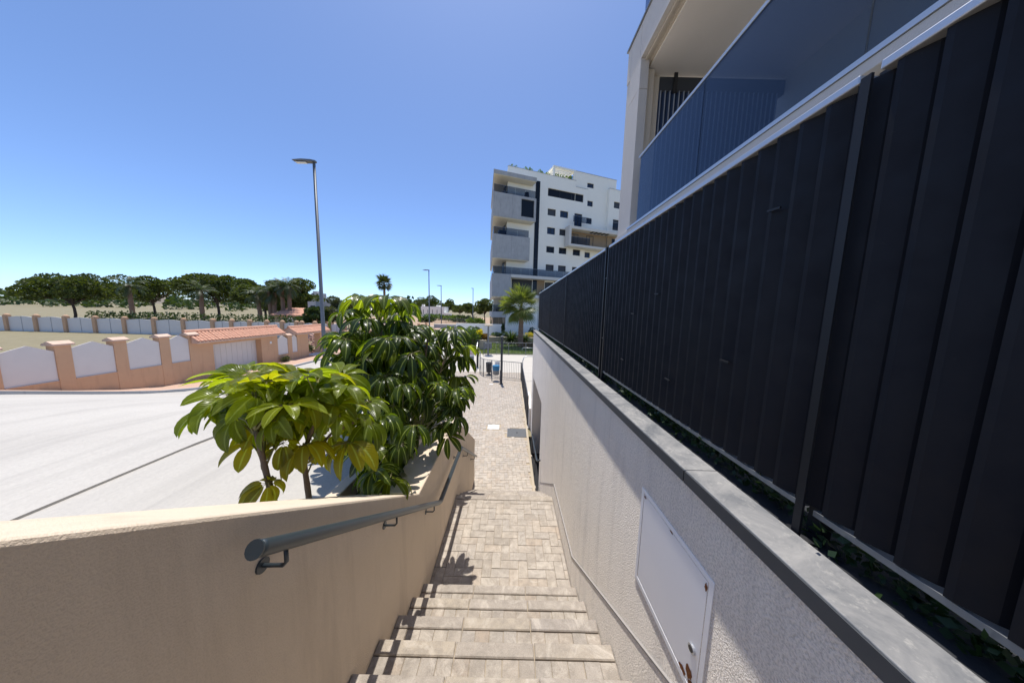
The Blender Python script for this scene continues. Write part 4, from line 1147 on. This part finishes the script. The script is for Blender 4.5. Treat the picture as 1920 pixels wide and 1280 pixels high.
def feather_palm(name,label,base,trunk_h,r_trunk,L_,nf,seed,mat='palm_far',group=None,lean=0.0,low=-.9):
    rr=random.Random(seed); o=thing(name,label,'palm tree',group,loc=base)
    MB().tube([(lean*(i/12)**2,0,trunk_h*i/12) for i in range(13)],[r_trunk*(1.2-.3*i/12)*(1.07 if i%2 else .95) for i in range(13)],10).obj('trunk',M['palm_bark'],o)
    m=MB()
    for k in range(nf):
        az=rr.uniform(0,6.28); e=1.3-(1.3-low)*(k/nf)+rr.uniform(-.15,.15); l=L_*rr.uniform(.8,1.1)
        h=Vector((math.cos(az),math.sin(az),0)); sd=Vector((-math.sin(az),math.cos(az),0)); p=Vector((lean,0,trunk_h)); n=12
        for i in range(n):
            t=i/n; ee=e-1.5*t**1.6; d=h*math.cos(ee)+Vector((0,0,math.sin(ee))); q=p+d*(l/n)
            ll=l*.20*math.sin(PI*(t*.85+.12))
            for s_ in (-1,1):
                tip=p+d*ll*.55+sd*s_*ll+Vector((0,0,-ll*.35))
                m.add([p,p+d*(l/n)*.7,tip],[(0,1,2)])
            p=q
    m.obj('crown',M[mat],o,recalc=False)
    return o
def pine(name,label,base,h_,R_,nblob,seed,mat='pine',group=None,size=.5,crown_lo=.45,dens=260,cat='tree',lean=0.0):
    rr=random.Random(seed); o=thing(name,label,cat,group,loc=base)
    tb=MB(); tb.tube([(lean*(i/6)**1.5+.15*math.sin(i*1.3),.1*math.sin(i),h_*.8*i/6) for i in range(7)],[h_*.024*(1-.08*i) for i in range(7)],8)
    m=MB()
    for k in range(nblob):
        a=rr.uniform(0,6.28); rd=R_*math.sqrt(rr.random())*.85; t=rd/R_
        z=h_*(crown_lo+(1-crown_lo)*rr.uniform(.15,.86)*(1-.5*t*t)); x,y=lean+math.cos(a)*rd,math.sin(a)*rd
        br=R_*rr.uniform(.22,.38)
        tufts(m,(x,y,z),(br,br,br*.62),int(dens*1.7),size*.72,rr,shell=.6,up=.5)
        if k%2==0: tb.tube([(lean*.5,0,h_*crown_lo*.8),(x*.6,y*.6,z*.85),(x,y,z)],[h_*.012,h_*.008,h_*.004],6)
    tb.obj('trunk',M['bark_dark'],o); m.obj('crown',M[mat],o,recalc=False)
    return o
def P_(px,Y): 
    v=at(px,600,Y); return (v.x,Y,PZ)
pine('pine_tree','broad umbrella pine at the left edge behind the row of palms',P_(497,62),10.4,6.0,22,61,size=.55,group='pines behind the villa wall')
pine('pine_tree','tall dark umbrella pine leaning over the tiled villa roof',P_(557,60),10.6,5.2,24,62,size=.5,crown_lo=.28,group='pines behind the villa wall')
pine('pine_tree','umbrella pine standing left of the row of villa palms',P_(410,64),11.5,6.5,22,63,size=.55,group='pines behind the villa wall')
pine('pine_tree','second umbrella pine from the left behind the garden walls',P_(290,66),10.5,6.5,20,64,size=.55,group='pines behind the villa wall')
pine('pine_tree','leftmost umbrella pine behind the garden walls',P_(140,52),9.0,6.0,20,66,size=.5,group='pines behind the villa wall')
pine('broadleaf_tree','rounded dark green tree just left of the tall street lamp',P_(588,46),4.6,2.2,16,67,'tree_dark',size=.34,crown_lo=.1,dens=240)
pine('broadleaf_tree','grey green loose tree just right of the tall street lamp',P_(637,50),6.2,3.0,18,68,'tree_grey',size=.36,crown_lo=.15,dens=220)
for k,(px,h_,ln,lab) in enumerate(((489,6.0,-.5,'leftmost leaning palm in front of the pines'),(508,6.6,0,'second palm in front of the pines with thick trunk'),(515,6.3,.3,'third palm in front of the pines close to the second'),
        (532,7.4,.0,'fourth palm with dark slim trunk before the villa roof'),(544,7.6,.2,'rightmost palm with rough trunk before the villa roof'),(380,6.5,.2,'lone palm between the umbrella pines left of the palm row'),(250,7.0,-.2,'tall palm far left behind the garden wall'))):
    feather_palm('palm_tree',lab,P_(px,50),h_,.30,2.9,34,70+k,group='palms in the villa garden',lean=ln)
fan_palm('fan_palm','tall lone fan palm rising above the umbrella plant',P_(722,72),10.2,.30,2.5,85,81,'palm_far')
# far pines on the right of the street
for k,(px,Y,h_,Rr,lab) in enumerate(((752,150,8.5,7,'low pine left of the white villa'),(806,150,11.5,8,'broad pine crown behind the white villa'),(838,140,9.0,5,'pine just right of the white villa'),
     (862,120,6.5,4.5,'low pine in the gap before the hills'),(886,80,6.4,3.2,'pine behind the far street lamp'),(908,76,7.6,3.6,'tall pine beside the white tower'),(700,140,8,8,'distant pine behind the umbrella plant'))):
    pine('pine_tree',lab,P_(px,Y),h_,Rr,14,90+k,size=.6 if Y>100 else .42,group='distant pines along the street',dens=170)
for k,(px,Y,rx,rz_,lab) in enumerate(((812,95,4.0,1.3,'green bush below the white villa'),(838,95,3.2,1.1,'dark bush right of the white villa'),(852,85,3.0,1.3,'bright green bush in the middle distance'),(872,82,3.2,1.4,'large yellow green bush before the far pines'),(890,70,2.6,1.2,'bush beside the far railing'),(800,80,2.4,1.0,'bush in front of the white villa'))):
    bush('roadside_bush',lab,P_(px,Y),(rx,rx*.8,rz_),700,.42,'bush' if k%2==0 else 'tree_dark',110+k,group='bushes beyond the street')
hd=thing('hedge','dark clipped hedge behind the panelled garden wall','hedge')
hm=MB(); rr=random.Random(4)
a=at(470,600,36); b=at(556,600,36)
for k in range(60):
    x=a.x-22+(b.x-a.x+22)*k/59; tufts(hm,(x,36.2,.45),(.5,.4,1.1),70,.22,rr,shell=.5)
hm.obj('foliage',M['tree_dark'],hd,recalc=False)

# ============================================================ STREET LAMPS
def lamp(name,label,base,h_,arm,group='street lamps'):
    o=thing(name,label,'street lamp',group,loc=base)
    MB().tube([(0,0,0),(0,0,1.0),(0,0,h_)],[.125,.115,.075],14).obj('pole',M['lamp_metal'],o,smooth=True)
    MB().box(-.2,.2,-.2,.2,0,.02).obj('base_plate',M['lamp_metal'],o)
    MB().box(-.055,.055,-.127,-.12,.6,1.0).obj('access_door',M['lamp_metal'],o)
    hd_=MB(); L_=arm
    sec=[(0.12,.07,.10),(-.15,.10,.16),(-.55*L_,.09,.19),(-L_,.03,.12)]
    V=[];F=[]
    for i,(x,hh,ww) in enumerate(sec):
        z=h_+.06+.04*(-x)/L_
        V+=[(x,-ww,z-hh*.6),(x,ww,z-hh*.6),(x,ww*.8,z+hh*.7),(x,-ww*.8,z+hh*.7)]
    for i in range(3):
        for k in range(4): F.append((i*4+k,i*4+(k+1)%4,(i+1)*4+(k+1)%4,(i+1)*4+k))
    F+=[(0,1,2,3),(15,14,13,12)]
    hd_.add(V,F); hh_=hd_.obj('lamp_head',M['lamp_metal'],o,bevel=.01)
    MB().box(-.85*L_,-.35*L_,-.1,.1,h_-.035,h_-.015).obj('lens',M['lens'],hh_)
    return o
q=onz(610,691,PZ); lamp('street_lamp','tall grey street lamp at the kerb in front of the orange garden wall',(q.x,q.y,PZ),12.55,1.25)
for px,top,Y,lab in ((804,507,48,'second street lamp standing above the right of the umbrella plant'),(827,536,66,'third street lamp right of the white villa'),(887,541,70,'farthest street lamp close to the white tower')):
    q=at(px,top,Y); lamp('street_lamp',lab,(q.x,Y,PZ),q.z-PZ,1.1 if px<880 else .5)
q=at(120,300,9); lamp('street_lamp','tall street lamp up the street beyond the left frame edge',(-14.6,2.2,hz(2.2)),12.4,1.25)

# ============================================================ ORANGE GARDEN WALL ALONG THE STREET
GX=-16.1
def tile_roof(parent,y0,y1,zE,zR,xE,xR,xB):
    """ridge along y; front eave at xE, ridge xR, back xB"""
    MB().prism([(xE-.02,zE-.07),(xR,zR-.07),(xB,zE-.07),(xB,zE-.14),(xE-.02,zE-.14)],y0+.04,y1-.04,'y').obj('roof_board',M['tile_end'],parent)
    n=int((y1-y0)/.17); tm=MB()
    seg=MB()
    L_=math.hypot(xE-xR,zR-zE); nrow=4
    for r in range(nrow):
        t0,t1=r/nrow,(r+1.12)/nrow
        a=Vector((xR+(xE-xR)*t0,0,zR+(zE-zR)*t0+.015)); b=Vector((xR+(xE-xR)*min(1.04,t1),0,zR+(zE-zR)*min(1.04,t1)+.035))
        V=[];F=[]
        for p in (a,b):
            for k in range(6):
                an=PI*k/5; V.append((p.x,-.075*math.cos(an),p.z+.06*math.sin(an)-.05))
        F=[(k,k+1,6+k+1,6+k) for k in range(5)]+[(6,7,8,9,10,11)]
        seg.add(V,F)
    me=seg.mesh('tile_course',M['tile'])
    for i in range(n+1):
        o=link('tile_course',me,parent); o.location=(0,y0+.08+i*(y1-y0-.16)/n,random.uniform(-.008,.008))
    MB().tube([(xR,y0,zR+.01),(xR,y1,zR+.01)],.085,10).obj('ridge_tile',M['tile'],parent)
    MB().prism([(xR,zR),(xB,zE),(xB,zE-.07),(xR,zR-.068)],y0,y1,'y').obj('back_slope',M['tile'],parent)
def gb(y): return hz(y)+.10
def garage(label,y0,y1,dz,door):
    o=thing('gateway',label,'gateway')
    z0=PZ-.3
    MB().box(GX-.55,GX,door[1],y1-.3,z0,.86+dz).obj('pier',M['orange_wall'],o,bevel=.01)
    MB().box(GX-.55,GX,y0+.3,door[0],z0,.86+dz).obj('pier',M['orange_wall'],o,bevel=.01)
    MB().box(GX-.54,GX-.02,door[0],door[1],.72+dz,.858+dz).obj('lintel',M['orange_wall'],o)
    tile_roof(o,y0,y1,1.02+dz,1.47+dz,GX+.38,GX-.28,GX-.95)
    return o
g1=garage('orange garage gateway with tiled roof and pale board door',13.2,18.45,0,(14.2,16.95))
dm=MB(); 
MB().box(GX-.42,GX-.36,14.2,16.95,PZ-.1,.72).obj('garage_door',M['panel_white'],g1)
for k in range(9): MB().box(GX-.358,GX-.35,14.25+k*.3,14.53+k*.3,PZ,.70).obj('door_board',M['panel_white'],g1)
MB().box(GX+.002,GX+.02,17.55,17.68,.35,.50).obj('house_plate',M['sign_white'],g1)
def panel_run(label,ys,base_h,dz=0.0):
    o=thing('garden_wall',label,'wall')
    y0,y1=ys[0],ys[-1]
    MB().box(GX-.26,GX,y0,y1,PZ-.3,-.52+dz).obj('plinth',M['orange_wall'],o)
    for a,b in zip(ys,ys[1:]):
        MB().box(GX-.30,GX+.015,b-.36,b,PZ-.25,.74+dz).obj('pillar',M['orange_wall'],o,bevel=.01)
        MB().prism([(GX-.36,.742+dz),(GX+.08,.742+dz),(GX+.08,.80+dz),(GX-.14,.90+dz),(GX-.36,.80+dz)],b-.42,b+.06,'y').obj('pillar_cap',M['tile_end'],o)
        m_=(a+b-.36)/2
        MB().prism([(a+.004,-.518+dz),(b-.365,-.518+dz),(b-.365,.55+dz),(m_+.02,.80+dz),(m_-.02,.80+dz),(a+.004,.62+dz)],GX-.05,GX-.02,'x').obj('infill_panel',M['panel_white'],o)
        MB().box(GX-.20,GX+.03,a+.01,b-.37,-.519+dz,-.50+dz).obj('sill',M['tile_end'],o)
    return o
panel_run('orange garden wall with white pointed panels between the two gateways',[18.16,19.33,20.16],0)
panel_run('orange garden wall with white panels left of the garage gateway',[4.0,5.4,6.8,8.2,9.6,11.0,12.4,13.5],0,.55)
panel_run('orange garden wall with white panels furthest up the street',[-8,-6.6,-5.2,-3.8,-2.4,-1,.4,1.8,3.2,4.0],0,1.3)
g2=thing('gateway','orange open gateway with tiled gable roof behind the street lamp','gateway')
MB().box(GX-.5,GX,20.17,20.9,PZ-.3,.80).obj('pier',M['orange_wall'],g2,bevel=.01)
MB().box(GX-.5,GX,22.2,22.75,PZ-.3,.80).obj('pier',M['orange_wall'],g2,bevel=.01)
MB().box(GX-.49,GX-.01,20.9,22.2,.70,.799).obj('lintel',M['orange_wall'],g2)
MB().box(GX-.40,GX+.35,20.9,22.2,PZ-.02,PZ+.16).obj('step',M['concrete_white'],g2)
tile_roof(g2,19.4,23.0,.92,1.33,GX+.38,GX-.28,GX-.95)
o=thing('garden_wall','plain low orange wall continuing behind the umbrella plant','wall')
MB().box(GX-.26,GX,22.76,52,PZ-.3,-.15).obj('wall_face',M['orange_wall'],o)
for k in range(7): MB().box(GX-.32,GX+.03,26+k*4,26.4+k*4,PZ-.3,.35).obj('pillar',M['orange_wall'],o,bevel=.01)
# rubble lot behind the open gateway
rb=MB(); rr=random.Random(8)
for k in range(900):
    x=rr.uniform(-24,-16.9); y=rr.uniform(20,36); zz=PZ-.06+max(0,1.5-abs(x+20.5)*.35)*rr.random()
    s_=rr.uniform(.06,.2); d=Vector((rr.uniform(-1,1),rr.uniform(-1,1),rr.uniform(-.4,.4))).normalized()
    rb.beam(Vector((x,y,zz))-d*s_,Vector((x,y,zz))+d*s_,s_*1.1,s_*.8)
tag(rb.obj('rubble',M['rubble'],recalc=False),'heap of broken red bricks seen through the open gateway','rubble',kind='stuff')
q=P_(530,17.2)
bush('weed','dry grey weed at the foot of the orange wall under the first panel',(GX+.15,18.5,PZ+.08),(.25,.4,.22),200,.10,'tree_grey',140,stem=False)
bush('weed','green weeds on top behind the white pointed panels',(GX-.6,19.0,PZ+.6),(.5,1.2,.65),500,.16,'bush',141)
bush('weed','dry weeds inside the open gateway',(GX-1.5,22.4,PZ),(.6,.8,.45),320,.16,'tree_grey',142)
# panelled wall further back
fw=thing('boundary_wall','white panelled boundary wall with orange round topped pillars further back','wall')
WY=34.0
zt=at(510,603,WY).z
pxs=[-300,-230,-160,-100,-40,15,70,125,180,235,290,345,400,435,469,500.6,529.7,556.5,566,590.6,618,645]
Xs=[at(p,610,WY).x for p in pxs]
for k,x in enumerate(Xs):
    m=MB().box(x-.2,x+.2,WY-.22,WY+.22,PZ-.2,zt+.02).obj('pillar',M['orange_wall'],fw)
    MB().lathe([(.24,0),(.24,.05),(.19,.14),(.08,.21)],(x,WY,zt+.021),12).obj('pillar_cap',M['orange_wall'],m)
for a,b in zip(Xs,Xs[1:]):
    n=10; P=[(a+.205,PZ-.2)]+[(a+.205+(b-a-.41)*i/n, zt-.22+.16*math.sin(PI*i/n)) for i in range(n+1)]+[(b-.205,PZ-.2)]
    MB().prism(P,WY-.05,WY+.03,'y').obj('infill_panel',M['panel_white'],fw)
    MB().box((a+b)/2-.025,(a+b)/2+.025,WY-.07,WY-.052,PZ,zt-.1).obj('panel_joint',M['concrete_grey'],fw)

# villa with tiled roof
hv=thing('villa','low villa with tiled roof behind the palms','house')
VY=48; x0,x1=at(515,600,VY).x,at(577,600,VY).x
MB().box(x0,x1,VY,VY+7,PZ,1.25).obj('wall',M['orange_wall'],hv)
mw=MB()
tile_z0,tile_z1=1.2,2.45
MB().prism([(VY-.5,tile_z0),(VY+3.5,tile_z1),(VY+7.4,tile_z0),(VY+7.4,tile_z0-.12),(VY-.5,tile_z0-.12)],x0-.4,x1+.4,'x').obj('roof',M['tile'],hv)
tc=MB()
for k in range(4):
    a,b=VY-.5+k,VY+.54+k; z_=lambda y:tile_z0+(tile_z1-tile_z0)*(y+.5-VY)/4
    tc.add([(0,a,z_(a)+.05),(.11,a,z_(a)+.12),(.22,a,z_(a)+.05),(0,b,z_(b)+.02),(.11,b,z_(b)+.09),(.22,b,z_(b)+.02)],[(0,1,4,3),(1,2,5,4),(0,2,1)])
tme=tc.mesh('tile_course',M['tile'])
nn=int((x1-x0+.6)/.3)
for k in range(nn): o=link('tile_course',tme,hv); o.location=(x0-.3+k*.3,0,0)
xa,xb=at(569,600,VY).x,at(584,600,VY).x
MB().box(xa,xb,VY+1.2,VY+5,1.0,3.75).obj('upper_block',M['column_stone'],hv)
window(hv,xa+.5,xb-.1,2.2,3.0,VY+1.19,'pane',0)
MB().box(at(553,600,VY).x,at(574,600,VY).x,VY-1.9,VY-.05,.55,.72).obj('porch_roof',M['column_stone'],hv)
for p in (554,562,570): MB().box(at(p,600,VY).x,at(p,600,VY).x+.25,VY-1.8,VY-1.55,PZ,.548).obj('porch_post',M['column_stone'],hv)
window(hv,at(530,600,VY).x,at(540,600,VY).x,-.4,.7,VY-.01,'pane',1)
# distant buildings
def block(name,label,px0,px1,py0,Y,depth,mat,rows,cols,mat_w='pane',wf=.45):
    a,b=at(px0,py0,Y),at(px1,py0,Y); H_=a.z
    o=thing(name,label,'building',loc=((a.x+b.x)/2,Y,PZ)); W=(b.x-a.x); 
    m=MB(); hs=[]
    for r in range(rows):
        for c in range(cols):
            cw=W/cols; ch=(H_-PZ)/rows
            s0=-W/2+cw*(c+.5-wf/2); z0=ch*(r+.3); hs.append((s0,s0+cw*wf,z0,z0+ch*.42))
    holes_wall(m,-W/2,W/2,0,H_-PZ,hs,0,.25)
    h1=H_-PZ
    m.add([(-W/2,0,0),(-W/2,depth,0),(-W/2,depth,h1),(-W/2,0,h1)],[(0,1,2,3)]); m.add([(W/2,0,0),(W/2,depth,0),(W/2,depth,h1),(W/2,0,h1)],[(0,1,2,3)])
    m.add([(-W/2,0,h1),(W/2,0,h1),(W/2,depth,h1),(-W/2,depth,h1)],[(0,1,2,3)])
    m.obj('wall',M[mat],o,recalc=False)
    for h_ in hs: window(o,*h_,.24,mat_w,0,.04)
    return o,W,h1
o,W,h1=block('tower_block','distant beige tower block beside the tall street lamp',583,598,549,210,8,'column_stone',8,2)
MB().box(-W/2+.5,W/2-2.5,1,5,h1,h1+1.5).obj('roof_hut',M['column_stone'],o); MB().tube([(W/2-.6,1,h1),(W/2-.6,1,h1+3)],.12,6).obj('mast',M['lamp_metal'],o)
o,W,h1=block('apartment_block','distant pale apartment block right of the street lamp pole',600,606,560,220,8,'column_stone',5,1)
o,W,h1=block('white_villa','white flat roofed villa on the far side of the street',789,832,574,125,9,'white_wall',1,5,wf=.14)
MB().box(-W/2+.3,-W/2+1.3,.5,2,h1,h1+.9).obj('chimney',M['white_wall'],o); MB().box(W*.12,W*.12+1.6,2,4,h1,h1+.7).obj('roof_hut',M['white_wall'],o)
MB().box(W/2,W/2+2.6,.5,5,0,h1*.45).obj('annex',M['white_wall'],o)
# low white wall with railing in the middle distance
ya=56; a,b=at(818,607,ya),at(886,607,ya)
o=thing('boundary_wall','low grey wall with white coping in the middle distance','wall')
MB().box(a.x-.5,b.x+1.0,ya,ya+.25,PZ-.1,a.z-.12).obj('wall_face',M['concrete_grey'],o)
MB().box(a.x-.55,b.x+1.05,ya-.06,ya+.31,a.z-.119,a.z).obj('coping',M['white_wall'],o)
rl=railing('railing','grey bar railing on the far roadside behind the low wall',[(at(815,600,72).x,72),(at(900,600,72).x,72)],1.6,'lamp_metal',.25,.02,3.0)
tag(MB().add([(-46,64,PZ-.02),(14,64,PZ-.02),(10,130,PZ+.6),(-60,130,PZ+.6)],[(0,1,2,3)]).obj('verge',M['dry_earth']),kind='structure')

dwm=MB(); rr=random.Random(77)
for k in range(150):
    px=rr.uniform(-150,840); Y=rr.uniform(150,420); v=at(px,600,Y); r_=rr.uniform(3,6)
    tufts(dwm,(v.x,Y,PZ+r_*.8),(r_*1.3,r_,r_*rr.uniform(.8,1.3)),70,2.0,rr,shell=.6,up=.4)
tag(dwm.obj('distant_wood',M['tree_dark'],recalc=False),'far wood along the horizon left of the tower','trees',kind='stuff')

# ============================================================ put every Empty at the base of its thing
bpy.context.view_layer.update()
for o in list(sc.objects):
    if o.type=='EMPTY' and o.parent is None and o.location.length==0 and o.rotation_euler.z==0:
        pts=[]
        for c in o.children_recursive:
            if c.type=='MESH': pts+= [c.matrix_world@Vector(v) for v in c.bound_box]
        if not pts: continue
        base=Vector(((min(p.x for p in pts)+max(p.x for p in pts))/2,(min(p.y for p in pts)+max(p.y for p in pts))/2,min(p.z for p in pts)))
        o.location=base
        for c in o.children: c.location=c.location-base
bpy.context.view_layer.update()
